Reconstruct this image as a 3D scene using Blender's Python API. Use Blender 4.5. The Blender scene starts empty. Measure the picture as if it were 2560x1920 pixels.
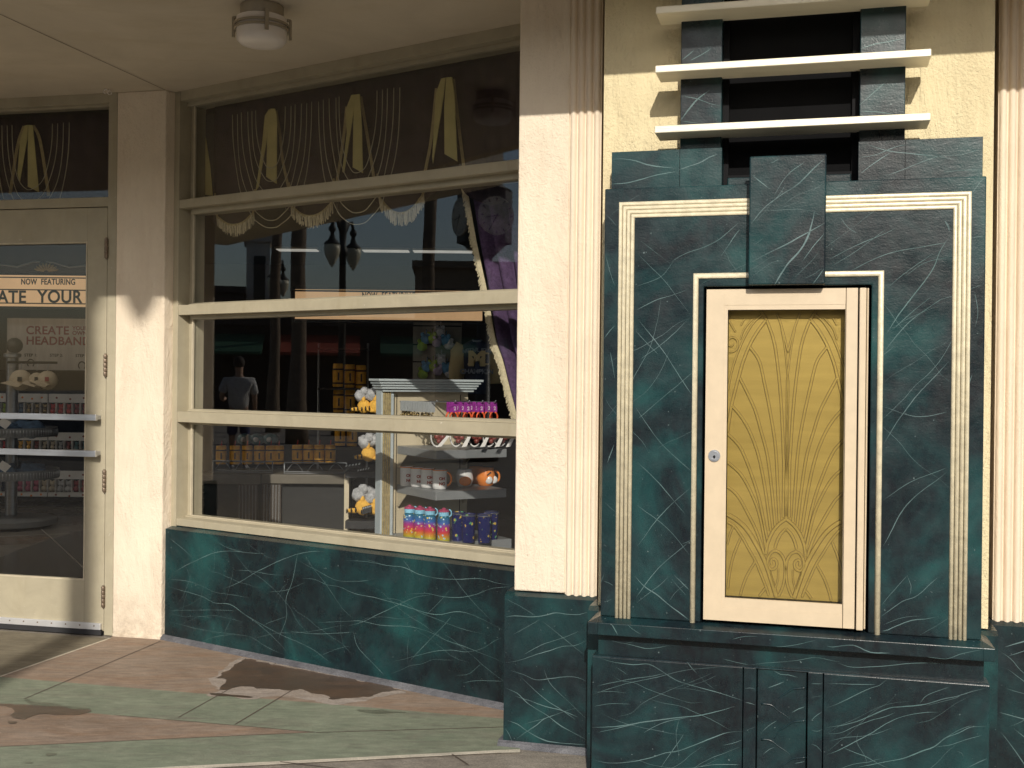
import bpy, bmesh, math, random
from mathutils import Vector, Matrix, noise
random.seed(7)
R = math.radians
scene = bpy.context.scene
COL = scene.collection

# ---------------------------------------------------------------- camera
F_PX, EYE, ROLL, PITCH = 2850.0, 1.45, 0.0105, R(-0.15)
cam_d = bpy.data.cameras.new('camera')
cam_d.sensor_width = 36.0
cam_d.lens = F_PX / 2560.0 * 36.0
cam_d.clip_start = 0.05
cam_d.clip_end = 600
cam = bpy.data.objects.new('camera', cam_d)
COL.objects.link(cam)
CR = Matrix.Rotation(math.pi / 2 + PITCH, 3, 'X') @ Matrix.Rotation(ROLL, 3, 'Z')
cam.matrix_world = Matrix.Translation((0, 0, EYE)) @ CR.to_4x4()
scene.camera = cam

# ---------------------------------------------------------------- sky, sun, exposure
SUN_EL = R(26.9)
world = bpy.data.worlds.new('World')
scene.world = world
world.use_nodes = True
nt = world.node_tree
sky = nt.nodes.new('ShaderNodeTexSky')
sky.sky_type = 'NISHITA'
sky.sun_disc = False
sky.sun_elevation = SUN_EL
sky.sun_rotation = R(182)
sky.air_density = 1.0
sky.dust_density = 1.5
bg = nt.nodes['Background']
nt.links.new(sky.outputs[0], bg.inputs[0])
bg.inputs[1].default_value = 0.13
sun_d = bpy.data.lights.new('sun', 'SUN')
sun_d.energy = 4.0
sun_d.angle = R(0.53)
sun_d.color = (1.0, 0.94, 0.84)
sun = bpy.data.objects.new('sun', sun_d)
COL.objects.link(sun)
sun.rotation_euler = Vector((0.038, 1.025, -0.52)).to_track_quat('-Z', 'Y').to_euler()
sun.location = (0, -10, 12)
vs = scene.view_settings
vs.view_transform = 'Standard'
vs.look = 'None'
vs.exposure = 0.0
vs.gamma = 1.0
scene.cycles.max_bounces = 8
scene.cycles.transparent_max_bounces = 24

# ---------------------------------------------------------------- frames: u along a wall, d into the building, z up
def ray(x, y):
    return CR @ Vector(((x - 1280) / F_PX, -(y - 960) / F_PX, -1.0))
def gpt(x, y, z=0.0):
    r = ray(x, y); t = (z - EYE) / r.z
    return (t * r.x, t * r.y)
class Fr:
    def __init__(s, o, deg):
        a = R(deg); s.deg = deg
        s.o = Vector(o[:2]); s.u = Vector((math.cos(a), -math.sin(a))); s.w = Vector((math.sin(a), math.cos(a)))
    def at(s, x, y, d=0.0):
        r = ray(x, y); r2 = Vector((r.x, r.y))
        t = (s.o.dot(s.w) + d) / r2.dot(s.w)
        p = r2 * t
        return ((p - s.o).dot(s.u), t * r.z + EYE)
    def world(s, u, d):
        return s.o + s.u * u + s.w * d
    def loc(s, x, y):
        p = Vector((x, y)) - s.o
        return (p.dot(s.u), p.dot(s.w))
F = Fr((-0.020, 4.539), 15.08)     # right facade
W = Fr((-1.920, 6.319), 34.0)      # slanted shop window
D = Fr((-2.221, 6.374), 13.0)      # door wall
X = Fr((0, 0), 0.0)                # world axes
G = Fr((-0.720, 6.18), -31.0)       # gondola behind the window

# ---------------------------------------------------------------- mesh builder
ORG = {}
class MB:
    def __init__(s, fr):
        s.fr = fr; s.v = []; s.f = []; s.mi = []; s.sm = []
    def add(s, vs, fs, mi=0, smooth=False):
        b = len(s.v); s.v += [tuple(p) for p in vs]
        for f in fs:
            s.f.append(tuple(i + b for i in f)); s.mi.append(mi); s.sm.append(smooth)
        return s
    def box(s, u0, u1, d0, d1, z0, z1, mi=0):
        vs = [(u, d, z) for z in (z0, z1) for d in (d0, d1) for u in (u0, u1)]
        return s.add(vs, [(0, 2, 3, 1), (4, 5, 7, 6), (0, 1, 5, 4), (1, 3, 7, 5), (3, 2, 6, 7), (2, 0, 4, 6)], mi)
    def prism(s, poly, a0, a1, axis='d', mi=0):
        """extrude a polygon: axis d -> poly is (u,z); axis u -> poly is (d,z); axis z -> poly is (u,d)"""
        n = len(poly)
        def P(p, a):
            return (p[0], a, p[1]) if axis == 'd' else (a, p[0], p[1]) if axis == 'u' else (p[0], p[1], a)
        vs = [P(p, a0) for p in poly] + [P(p, a1) for p in poly]
        fs = [tuple(range(n)), tuple(range(2 * n - 1, n - 1, -1))] + [(i, i + n, (i + 1) % n + n, (i + 1) % n) for i in range(n)]
        return s.add(vs, fs, mi)
    def sweep(s, path, prof, mi=0, smooth=False, closed=False):
        """path of (u,z); prof of (offset to the left of travel, d); mitred corners"""
        n = len(path); m = len(prof); vs = []
        for i, p in enumerate(path):
            p = Vector(p)
            a = Vector(path[i - 1]) if (i > 0 or closed) else None
            b = Vector(path[(i + 1) % n]) if (i < n - 1 or closed) else None
            d1 = (p - a).normalized() if a is not None else None
            d2 = (b - p).normalized() if b is not None else None
            if d1 is None: d1 = d2
            if d2 is None: d2 = d1
            n1 = Vector((-d1.y, d1.x)); n2 = Vector((-d2.y, d2.x))
            k = (n1 + n2); k = k / max(0.2, (1 + n1.dot(n2)))
            for o, dd in prof:
                q = p + k * o
                vs.append((q.x, dd, q.y))
        fs = []
        for i in range(n if closed else n - 1):
            j = (i + 1) % n
            for c in range(m):
                e = (c + 1) % m
                fs.append((i * m + c, i * m + e, j * m + e, j * m + c))
        if not closed:
            fs += [tuple(range(m)), tuple((n - 1) * m + c for c in range(m - 1, -1, -1))]
        return s.add(vs, fs, mi, smooth)
    def tube(s, path, r, n=8, mi=0, smooth=True, cap=True):
        """path of (u,d,z); r a number or a list"""
        P = [Vector(p) for p in path]; k = len(P); vs = []
        up = Vector((0.13, 0.21, 1)).normalized()
        for i in range(k):
            t = (P[min(i + 1, k - 1)] - P[max(i - 1, 0)])
            t = t.normalized() if t.length > 1e-9 else Vector((0, 0, 1))
            a = t.cross(up)
            if a.length < 0.05: a = t.cross(Vector((1, 0, 0)))
            a.normalize(); b = t.cross(a)
            rr = r[i] if isinstance(r, (list, tuple)) else r
            for j in range(n):
                w = 2 * math.pi * j / n
                vs.append(P[i] + (a * math.cos(w) + b * math.sin(w)) * rr)
        fs = [(i * n + j, i * n + (j + 1) % n, (i + 1) * n + (j + 1) % n, (i + 1) * n + j) for i in range(k - 1) for j in range(n)]
        if cap: fs += [tuple(range(n - 1, -1, -1)), tuple((k - 1) * n + j for j in range(n))]
        return s.add(vs, fs, mi, smooth)
    def lathe(s, prof, c=(0, 0), n=24, mi=0, smooth=True, cap=True, sx=1.0, sy=1.0):
        """prof of (radius, z) bottom to top around (u,d)=c"""
        k = len(prof); vs = []
        for r, z in prof:
            for j in range(n):
                w = 2 * math.pi * j / n
                vs.append((c[0] + r * math.cos(w) * sx, c[1] + r * math.sin(w) * sy, z))
        fs = [(i * n + j, i * n + (j + 1) % n, (i + 1) * n + (j + 1) % n, (i + 1) * n + j) for i in range(k - 1) for j in range(n)]
        if cap: fs += [tuple(range(n - 1, -1, -1)), tuple((k - 1) * n + j for j in range(n))]
        return s.add(vs, fs, mi, smooth)
    def ball(s, c, r, n=10, mi=0, sc=(1, 1, 1), rough=0.0, seed=0):
        vs = []; m = n // 2 + 1
        for i in range(m + 1):
            th = math.pi * i / m
            for j in range(n):
                ph = 2 * math.pi * j / n
                q = Vector((math.sin(th) * math.cos(ph), math.sin(th) * math.sin(ph), math.cos(th)))
                k = 1 + (rough * noise.noise(q * 2.1 + Vector((seed, seed * 1.7, 0))) if rough else 0)
                vs.append((c[0] + q.x * r * sc[0] * k, c[1] + q.y * r * sc[1] * k, c[2] + q.z * r * sc[2] * k))
        fs = [(i * n + j, i * n + (j + 1) % n, (i + 1) * n + (j + 1) % n, (i + 1) * n + j) for i in range(m) for j in range(n)]
        return s.add(vs, fs, mi, True)
    def ribbon(s, pts, w, d, mi=0, step=0.012, jit=0.35, taper=True, seed=0):
        """a painted stroke on the plane d; pts of (u,z)"""
        c = curve(pts, step)
        if len(c) < 3: return s
        n = len(c); vs = []
        for i, p in enumerate(c):
            t = (c[min(i + 1, n - 1)] - c[max(i - 1, 0)]).normalized()
            nn = Vector((-t.y, t.x)); x = i / (n - 1)
            k = 0.55 + 0.45 * math.sin(math.pi * x) if taper else 1
            k *= .85 + 0.55 * noise.noise(Vector((p.x * 14, p.y * 14, seed * 3.3)))
            if taper: k *= min(1, x * 8 + .15) * min(1, (1 - x) * 8 + .15)
            o = (noise.noise(Vector((p.x * 9, p.y * 9, 9.1 + seed))) * .004 + noise.noise(Vector((p.x * 40, p.y * 40, 9.1 + seed))) * .0012) * jit * 2
            q = p + nn * o
            vs += [(q.x + nn.x * w * k / 2, d, q.y + nn.y * w * k / 2), (q.x - nn.x * w * k / 2, d, q.y - nn.y * w * k / 2)]
        return s.add(vs, [(2 * i, 2 * i + 1, 2 * i + 3, 2 * i + 2) for i in range(n - 1)], mi)
    def build(s, name, mats, parent=None, at=None, bevel=0.0, auto=None, fix=True):
        if not isinstance(mats, (list, tuple)): mats = [mats]
        fr = s.fr
        if parent is not None: org = ORG[parent.name]
        else: org = (fr, at or (0, 0, 0))
        ofr, oo = org
        vv = []
        for p in s.v:
            if ofr is fr: q = (p[0] - oo[0], p[1] - oo[1], p[2] - oo[2])
            else:
                wv = fr.world(p[0], p[1]); l = ofr.loc(wv.x, wv.y)
                q = (l[0] - oo[0], l[1] - oo[1], p[2] - oo[2])
            vv.append(q)
        me = bpy.data.meshes.new(name)
        me.from_pydata(vv, [], s.f)
        me.polygons.foreach_set('material_index', s.mi)
        me.polygons.foreach_set('use_smooth', s.sm)
        for m in mats: me.materials.append(m)
        me.update()
        if fix:
            bm = bmesh.new(); bm.from_mesh(me)
            bmesh.ops.recalc_face_normals(bm, faces=bm.faces[:])
            bm.to_mesh(me); bm.free()
        if auto:
            for p in me.polygons: p.use_smooth = True
            me.set_sharp_from_angle(angle=R(auto))
        ob = bpy.data.objects.new(name, me); COL.objects.link(ob)
        if parent is not None: ob.parent = parent
        else:
            wv = fr.world(oo[0], oo[1]); ob.location = (wv.x, wv.y, oo[2]); ob.rotation_euler = (0, 0, -R(fr.deg))
        ORG[ob.name] = org
        if bevel:
            b = ob.modifiers.new('bevel', 'BEVEL'); b.width = bevel; b.segments = 2; b.limit_method = 'ANGLE'; b.angle_limit = R(40)
        return ob
def curve(pts, step=0.012):
    P = [Vector(p) for p in pts]
    if len(P) == 2: P = [P[0], (P[0] + P[1]) / 2, P[1]]
    Q = [2 * P[0] - P[1]] + P + [2 * P[-1] - P[-2]]
    out = []
    for i in range(1, len(Q) - 2):
        a, b, c, e = Q[i - 1], Q[i], Q[i + 1], Q[i + 2]
        n = max(2, int((c - b).length / step))
        for k in range(n):
            t = k / n
            out.append(0.5 * ((2 * b) + (c - a) * t + (2 * a - 5 * b + 4 * c - e) * t * t + (3 * b - a - 3 * c + e) * t ** 3))
    out.append(P[-1])
    return out
def tag(o, label, cat, group=None, kind=None):
    if label: o['label'] = label
    if cat: o['category'] = cat
    if group: o['group'] = group
    if kind: o['kind'] = kind
    return o
def thing(name, label, cat, fr, at=(0, 0, 0), group=None):
    o = bpy.data.objects.new(name, None); COL.objects.link(o)
    w = fr.world(at[0], at[1]); o.location = (w.x, w.y, at[2]); o.rotation_euler = (0, 0, -R(fr.deg))
    o.empty_display_size = 0.1
    ORG[o.name] = (fr, tuple(at))
    return tag(o, label, cat, group)
def dup(root, loc=None, rot=None, label=None):
    def cp(o, par):
        c = o.copy(); COL.objects.link(c)
        if par is not None: c.parent = par
        for ch in list(o.children): cp(ch, c)
        return c
    c = cp(root, None)
    if loc is not None: c.location = loc
    if rot is not None: c.rotation_euler = (0, 0, rot)
    if label: c['label'] = label
    return c
def lettering(body, size, m, parent, fr, u, d, z, align='CENTER', name='lettering', depth=0.001, sx=1.0, space=1.0, skew=0.0, bold=0.0):
    cu = bpy.data.curves.new('text', 'FONT'); cu.body = body; cu.size = size; cu.align_x = align; cu.extrude = depth; cu.space_character = space
    cu.offset = bold; cu.space_line = 0.85
    t = bpy.data.objects.new('text', cu); COL.objects.link(t)
    dg = bpy.context.evaluated_depsgraph_get(); dg.update()
    me = bpy.data.meshes.new_from_object(t.evaluated_get(dg))
    bpy.data.objects.remove(t)
    b = MB(fr)
    b.add([(u + v.co.x * sx + v.co.y * skew, d - v.co.z, z + v.co.y) for v in me.vertices], [tuple(p.vertices) for p in me.polygons])
    bpy.data.meshes.remove(me); bpy.data.curves.remove(cu)
    return b.build(name, m, parent)

# ---------------------------------------------------------------- materials
class NT:
    def __init__(s, name):
        s.m = bpy.data.materials.new(name); s.m.use_nodes = True
        s.t = s.m.node_tree; s.p = s.t.nodes['Principled BSDF']; s.out = s.t.nodes['Material Output']
        s.pos = s.n('ShaderNodeNewGeometry').outputs['Position']
    def n(s, k): return s.t.nodes.new(k)
    def l(s, a, b): s.t.links.new(a, b)
    def noise(s, scale, detail=4, rough=.55, dist=0.0, vec=None, stretch=None):
        v = vec or s.pos
        if stretch:
            mp = s.n('ShaderNodeMapping'); mp.inputs['Scale'].default_value = stretch; s.l(v, mp.inputs['Vector']); v = mp.outputs[0]
        t = s.n('ShaderNodeTexNoise'); t.inputs['Scale'].default_value = scale; t.inputs['Detail'].default_value = detail
        t.inputs['Roughness'].default_value = rough; t.inputs['Distortion'].default_value = dist
        s.l(v, t.inputs['Vector']); return t.outputs['Fac']
    def ramp(s, fac, stops):
        r = s.n('ShaderNodeValToRGB'); e = r.color_ramp.elements
        while len(e) < len(stops): e.new(0.5)
        for x, (p, c) in zip(e, stops):
            x.position = p; x.color = (c, c, c, 1) if isinstance(c, (int, float)) else (*c, 1)
        s.l(fac, r.inputs[0]); return r.outputs[0]
    def mix(s, fac, a, b, mode='MIX'):
        m = s.n('ShaderNodeMix'); m.data_type = 'RGBA'; m.blend_type = mode
        if isinstance(fac, (int, float)): m.inputs[0].default_value = fac
        else: s.l(fac, m.inputs[0])
        for i, c in ((6, a), (7, b)):
            if isinstance(c, tuple): m.inputs[i].default_value = (*c, 1)
            else: s.l(c, m.inputs[i])
        return m.outputs[2]
    def bump(s, h, dist, strength=1.0, prev=None):
        b = s.n('ShaderNodeBump'); b.inputs['Distance'].default_value = dist; b.inputs['Strength'].default_value = strength
        s.l(h, b.inputs['Height'])
        if prev is not None: s.l(prev, b.inputs['Normal'])
        return b.outputs[0]
    def fin(s, col=None, rough=.5, metal=0.0, normal=None, spec=.5):
        if col is not None:
            if isinstance(col, tuple): s.p.inputs['Base Color'].default_value = (*col, 1)
            else: s.l(col, s.p.inputs['Base Color'])
        if isinstance(rough, (int, float)): s.p.inputs['Roughness'].default_value = rough
        else: s.l(rough, s.p.inputs['Roughness'])
        s.p.inputs['Metallic'].default_value = metal
        s.p.inputs['Specular IOR Level'].default_value = spec
        if normal is not None: s.l(normal, s.p.inputs['Normal'])
        return s.m
def mul(c, k): return tuple(x * k for x in c)
def paint(name, c, rough=.5, metal=0.0, var=.12, vs=7, bump=0.0, bs=120, spec=.5, stretch=None, emit=0.0):
    t = NT(name)
    col = t.mix(t.ramp(t.noise(vs, 5, .6, stretch=stretch), [(.32, 0), (.68, 1)]), mul(c, 1 - var), mul(c, 1 + var))
    nm = t.bump(t.noise(bs, 3, stretch=stretch), bump) if bump else None
    m = t.fin(col, rough, metal, nm, spec)
    if emit:
        t.l(col, t.p.inputs['Emission Color']); t.p.inputs['Emission Strength'].default_value = emit
    return m
def stucco(name, c, stain, grain=1.0):
    t = NT(name)
    a = t.ramp(t.noise(3.1, 6, .65, .4), [(.3, 0), (.75, 1)])
    b = t.ramp(t.noise(2.0, 5, .7, stretch=(3.2, 3.2, .35)), [(.45, 0), (.75, 1)])
    col = t.mix(a, mul(c, .93), mul(c, 1.05))
    m2 = t.n('ShaderNodeMath'); m2.operation = 'MULTIPLY'; m2.inputs[1].default_value = .5; t.l(b, m2.inputs[0])
    col = t.mix(m2.outputs[0], col, stain)
    sp = t.n('ShaderNodeSeparateXYZ'); t.l(t.pos, sp.inputs[0])
    mr = t.n('ShaderNodeMapRange'); mr.inputs['From Min'].default_value = .30; mr.inputs['From Max'].default_value = 0.0; t.l(sp.outputs['Z'], mr.inputs['Value'])
    gm = t.n('ShaderNodeMath'); gm.operation = 'MULTIPLY'; t.l(mr.outputs[0], gm.inputs[0]); t.l(t.ramp(t.noise(9, 6, .7), [(.40, 0), (.68, .8)]), gm.inputs[1])
    col = t.mix(gm.outputs[0], col, mul(stain, .6))
    hc = t.ramp(t.noise(5, 8, .75, 1.0), [(.62, 0), (.78, .35)])
    col = t.mix(hc, col, mul(stain, .9))
    msk = t.ramp(t.noise(3.4, 5, .65, .8, stretch=(1.6, 1.6, .5)), [(.38, .25), (.62, 1)])
    def hm(sock):
        m_ = t.n('ShaderNodeMath'); m_.operation = 'MULTIPLY'; t.l(sock, m_.inputs[0]); t.l(msk, m_.inputs[1]); return m_.outputs[0]
    n1 = t.bump(hm(t.noise(24, 4, .6, .6, stretch=(1, 1, .55))), .0065 * grain, .9)
    n1 = t.bump(hm(t.noise(62, 3, .6, .2)), .0036 * grain, .8, n1)
    n2 = t.bump(hm(t.noise(105, 4, .6, .5)), .0062 * grain, .9, n1)
    return t.fin(col, .85, 0, n2, .25)
def marble(name, vein=False):
    t = NT(name)
    n1 = t.noise(2.9, 5, .55, .6)
    base = t.ramp(n1, [(.36, (.006, .008, .011)), (.47, (.007, .014, .018)), (.57, (.009, .034, .037)), (.71, (.014, .068, .067))])
    brush = t.ramp(t.noise(30, 5, .7, .6, stretch=(1, 1, .5)), [(.38, 0), (.75, .6)])
    base = t.mix(brush, base, t.mix(.5, base, (.018, .052, .052)))
    haze = t.ramp(t.noise(4.5, 6, .72, 1.4), [(.52, 0), (.80, .55)])
    base = t.mix(haze, base, (.026, .044, .050))
    sp = t.ramp(t.noise(85, 1), [(.77, 0), (.79, .7)])
    base = t.mix(sp, base, (.12, .16, .16))
    if vein:
        v = t.ramp(t.noise(6, 5, .65, .4), [(.30, .25), (.58, .9)])
        vc = t.mix(t.noise(4, 2), (.16, .205, .215), (.085, .185, .175))
        base = t.mix(v, base, vc)
    nm = t.bump(t.noise(30, 4, .6, .3, stretch=(.6, .6, 1.8)), .0006, .8)
    nm = t.bump(t.noise(170, 3, .6), .0005, .8, nm)
    rg = t.ramp(t.noise(11, 4, .6), [(.3, .22), (.7, .36)])
    return t.fin(base, rg, 0, nm, .38)
def concrete(name, c1, c2, spot, rough=.8, dark=None):
    t = NT(name)
    a = t.ramp(t.noise(1.9, 8, .72, .9), [(.34, 0), (.66, 1)])
    col = t.mix(a, c1, c2)
    b = t.ramp(t.noise(4.2, 8, .74, 1.3, stretch=(.45, 1.5, 1)), [(.46, 0), (.72, .9)])
    col = t.mix(b, col, spot)
    e = t.ramp(t.noise(7, 7, .75, .8, stretch=(.6, 1.2, 1)), [(.50, 0), (.74, .55)])
    col = t.mix(e, col, mul(c2, 1.28))
    w = t.ramp(t.noise(26, 5, .7, .5, stretch=(.4, 1.3, 1)), [(.35, .80), (.68, 1.15)])
    col = t.mix(1.0, col, w, 'MULTIPLY')
    g = t.ramp(t.noise(230, 3, .7), [(.38, .66), (.62, 1.2)])
    col = t.mix(1.0, col, g, 'MULTIPLY')
    sp = t.ramp(t.noise(60, 2, .5), [(.71, 0), (.74, .5)])
    col = t.mix(sp, col, mul(c2, 1.6))
    nm = t.bump(t.noise(140, 4, .7), .0016, .8)
    return t.fin(col, rough, 0, nm, .4)
def glassmat(name, tint, ior=1.5):
    m = bpy.data.materials.new(name); m.use_nodes = True; t = m.node_tree; t.nodes.clear()
    o = t.nodes.new('ShaderNodeOutputMaterial'); mx = t.nodes.new('ShaderNodeMixShader'); tr = t.nodes.new('ShaderNodeBsdfTransparent')
    gl = t.nodes.new('ShaderNodeBsdfGlossy'); fr = t.nodes.new('ShaderNodeFresnel')
    tr.inputs[0].default_value = (*tint, 1); gl.inputs['Roughness'].default_value = 0.0
    ge = t.nodes.new('ShaderNodeNewGeometry'); mr = t.nodes.new('ShaderNodeMapRange'); mr.inputs['To Min'].default_value = ior; mr.inputs['To Max'].default_value = 1 / ior
    t.links.new(ge.outputs['Backfacing'], mr.inputs['Value']); t.links.new(mr.outputs[0], fr.inputs[0])
    for a, b in ((fr.outputs[0], mx.inputs[0]), (tr.outputs[0], mx.inputs[1]), (gl.outputs[0], mx.inputs[2]), (mx.outputs[0], o.inputs[0])): t.links.new(a, b)
    return m
def worn(name, c, rough=.45, **k):
    t = NT(name)
    col = t.mix(t.ramp(t.noise(6, 6, .65, .5), [(.34, 0), (.68, 1)]), mul(c, .90), mul(c, 1.06))
    st = t.ramp(t.noise(3.5, 6, .7, .6, stretch=(2.5, 2.5, .5)), [(.52, 0), (.78, .45)])
    col = t.mix(st, col, (c[0] * .72, c[1] * .68, c[2] * .58))
    ch = t.ramp(t.noise(38, 3, .6, .4), [(.735, 0), (.755, .75)])
    col = t.mix(ch, col, (.62, .57, .47))
    nm = t.bump(t.noise(70, 4, .6, stretch=(.5, .5, 1.5)), .0007, .8)
    return t.fin(col, t.ramp(t.noise(8, 4), [(.3, .38), (.7, .58)]), 0, nm, .45)
M = {}
M['pink'] = stucco('pale_stucco', (.76, .655, .515), (.60, .47, .345))
M['pinkflat'] = stucco('reed_plaster', (.76, .65, .51), (.60, .46, .34), .35)
M['yellow'] = stucco('yellow_stucco', (.74, .635, .40), (.58, .46, .27), 1.2)
def plaster(name, c):
    t = NT(name)
    col = t.mix(t.ramp(t.noise(1.3, 6, .65, .6), [(.32, 0), (.70, 1)]), mul(c, .88), mul(c, 1.06))
    col = t.mix(t.ramp(t.noise(2.6, 7, .72, 1.2, stretch=(.5, 1.4, 1)), [(.52, 0), (.80, .5)]), col, (c[0] * .78, c[1] * .72, c[2] * .60))
    nm = t.bump(t.noise(3.5, 3, .5, stretch=(1, .4, 1)), .012, .6)
    nm = t.bump(t.noise(60, 4, .6), .0015, .7, nm)
    return t.fin(col, .9, 0, nm, .2)
M['soffit'] = plaster('soffit_plaster', (.60, .53, .42))
M['khaki'] = worn('khaki_paint', (.395, .35, .25), .45, var=.10, vs=9, bump=.0004, bs=160)
M['khakilite'] = paint('khaki_bead', (.50, .44, .32), .5, var=.10, vs=14)
M['marble'] = marble('green_marble'); M['vein'] = marble('marble_vein', True)
M['silver'] = paint('champagne_metal_leaf', (.73, .65, .46), .36, .15, var=.14, vs=30, bump=.0012, bs=70)
M['fin'] = paint('brushed_cream_metal', (.80, .74, .58), .45, .25, var=.08, vs=10, bump=.0008, bs=60, stretch=(.2, 1, 4))
M['casebeige'] = paint('case_enamel', (.60, .485, .335), .42, var=.04, vs=20, bump=.0003, bs=400)
M['gold'] = paint('gold_foil', (.44, .315, .090), .32, .45, var=.10, vs=5, bump=.0003, bs=55, stretch=(.4, 1, 6))
M['darkgold'] = paint('dark_gold', (.16, .11, .03), .6, .2, var=.2, vs=30)
M['black'] = paint('black_paint', (.006, .006, .007), .6, var=.2, spec=.1)
M['void'] = paint('dark_grey_paint', (.006, .006, .0065), .8, var=.1, spec=.06)
M['steel'] = paint('brushed_steel', (.52, .54, .58), .33, .9, var=.12, vs=18, bump=.0006, bs=60, stretch=(.15, 1, 3))
M['bronze'] = paint('bronze_hinge', (.22, .165, .12), .45, .6, var=.25, vs=40)
M['alu'] = paint('aluminium_strip', (.75, .75, .76), .35, .6, var=.08)
M['rubber'] = paint('black_rubber', (.02, .02, .022), .7)
M['lampmetal'] = paint('satin_lamp_metal', (.42, .37, .29), .45, .6, var=.1)
M['milk'] = paint('milk_glass', (.80, .74, .68), .3, var=.03)
M['glass'] = glassmat('window_glass', (.955, .96, .955), 1.64)
M['doorglass'] = glassmat('door_glass', (.95, .955, .95), 1.42)
M['caseglass'] = glassmat('case_glass', (.97, .97, .95), 1.3)
M['green'] = concrete('green_stained_concrete', (.20, .23, .16), (.275, .30, .215), (.20, .19, .145))
M['brown'] = concrete('brown_stained_concrete', (.25, .185, .135), (.36, .28, .215), (.31, .19, .115))
M['olive'] = concrete('olive_stained_concrete', (.17, .145, .10), (.23, .20, .14), (.13, .105, .07))
M['grey'] = concrete('grey_concrete', (.42, .36, .28), (.52, .46, .37), (.34, .29, .22))
M['sidewalk'] = concrete('sidewalk_concrete', (.24, .21, .17), (.32, .285, .235), (.20, .17, .14))
M['pale'] = concrete('pale_edge_strip', (.60, .54, .44), (.70, .63, .50), (.5, .45, .35))
M['wet'] = concrete('wet_brown_concrete', (.085, .060, .042), (.135, .092, .062), (.17, .095, .05), .28)
M['dampgreen'] = concrete('damp_green_concrete', (.13, .145, .10), (.18, .19, .135), (.12, .11, .07), .5)
M['wetrim'] = concrete('drying_concrete', (.36, .30, .25), (.42, .36, .31), (.32, .25, .19))
M['joint'] = paint('concrete_joint', (.10, .075, .055), .9)
M['kick'] = concrete('grey_skirting', (.085, .085, .095), (.15, .15, .16), (.05, .05, .06), .7)

# ---------------------------------------------------------------- traced strokes
def tr(fr, d, ox, oy, sc, pts): return [fr.at(ox + x * sc, oy + y * sc, d) for x, y in pts]
def veins(b, fr, d, ox, oy, sc, rows, k=1.0, mi=1):
    for i, r in enumerate(rows):
        b.ribbon(tr(fr, d, ox, oy, sc, r[1:]), r[0] * k * .82, d - .0007, mi, seed=i)
def rnd_veins(b, n, u0, u1, z0, z1, d, seed, ang=(-70, 70), w=(.0012, .0032), ln=(.1, .5), mi=1, ok=None):
    rg = random.Random(seed)
    for i in range(n):
        u, z = rg.uniform(u0, u1), rg.uniform(z0, z1); a = R(rg.uniform(*ang)); L = rg.uniform(*ln)
        pts = []
        for k in range(9):
            uu, zz = u + math.cos(a) * L * (k / 8 - .5), z + math.sin(a) * L * (k / 8 - .5)
            a += rg.uniform(-.09, .09)
            if u0 < uu < u1 and z0 < zz < z1 and (ok is None or ok(uu, zz)): pts.append((uu, zz))
            elif len(pts) > 0: break
        if len(pts) > 2: b.ribbon(pts, rg.uniform(*w), d - .0005 - .0000007 * i, mi, seed=i + seed)

# ---------------------------------------------------------------- ground
b = MB(X); b.add([(-90, -90, -.006), (60, -90, -.006), (60, 60, -.006), (-90, 60, -.006)], [(0, 1, 2, 3)])
tag(b.build('ground', M['sidewalk']), None, None, kind='structure')
b = MB(X)
def gp(*pts, z=0.0, mi=0):
    b.add([(*gpt(x, y), z) for x, y in pts], [tuple(range(len(pts)))], mi)
# colours: 0 green 1 brown 2 olive 3 grey 4 pale 5 joint 6 wet 7 drying
gp((275, 1596), (0, 1692), (-700, 1925), (-900, 1925), (-900, 1545), (-300, 1555), mi=2)
gp((275, 1596), (281, 1590), (408, 1560), (1300, 1700), (1300, 1800), (700, 1750), (19, 1694), (0, 1692), mi=1)
gp((0, 1692), (19, 1694), (700, 1750), (1300, 1800), (1300, 1822), (787, 1831), (285, 1788), (0, 1761), (-700, 1700), (-700, 1925), mi=0) if False else None
gp((0, 1692), (19, 1694), (700, 1750), (1300, 1800), (1300, 1817), (787, 1831), (285, 1788), (0, 1761), (-260, 1740), mi=0)
gp((-260, 1740), (0, 1761), (285, 1788), (787, 1831), (400, 1848), (0, 1867), (-500, 1892), (-700, 1880), mi=1)
gp((787, 1831), (1300, 1817), (1300, 1873), (1248, 1875), (400, 1918), (-500, 1966), (-500, 1892), (0, 1867), (400, 1848), mi=0)
gp((1300, 1873), (1300, 1881), (1248, 1882), (400, 1926), (-500, 1976), (-500, 1966), (400, 1918), (1248, 1875), mi=4)
def gline(p, q, w, mi=5, z=.0016):
    a, c = Vector(gpt(*p)), Vector(gpt(*q)); t = (c - a).normalized(); n = Vector((-t.y, t.x)) * w / 2
    b.add([(*(a + n), z), (*(a - n), z), (*(c - n), z), (*(c + n), z)], [(0, 1, 2, 3)], mi)
gline((402, 1603), (60, 1748), .006); gline((691, 1658), (446, 1794), .006); gline((787, 1692), (587, 1812), .007)
gline((1130, 1886), (1170, 1912), .007); gline((790, 1832), (1258, 1818), .006)
gline((275, 1596), (0, 1692), .014, 4); gline((285, 1788), (787, 1831), .004); gline((787, 1831), (0, 1867), .004); gline((700, 1905), (1050, 1945), .006)
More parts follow.
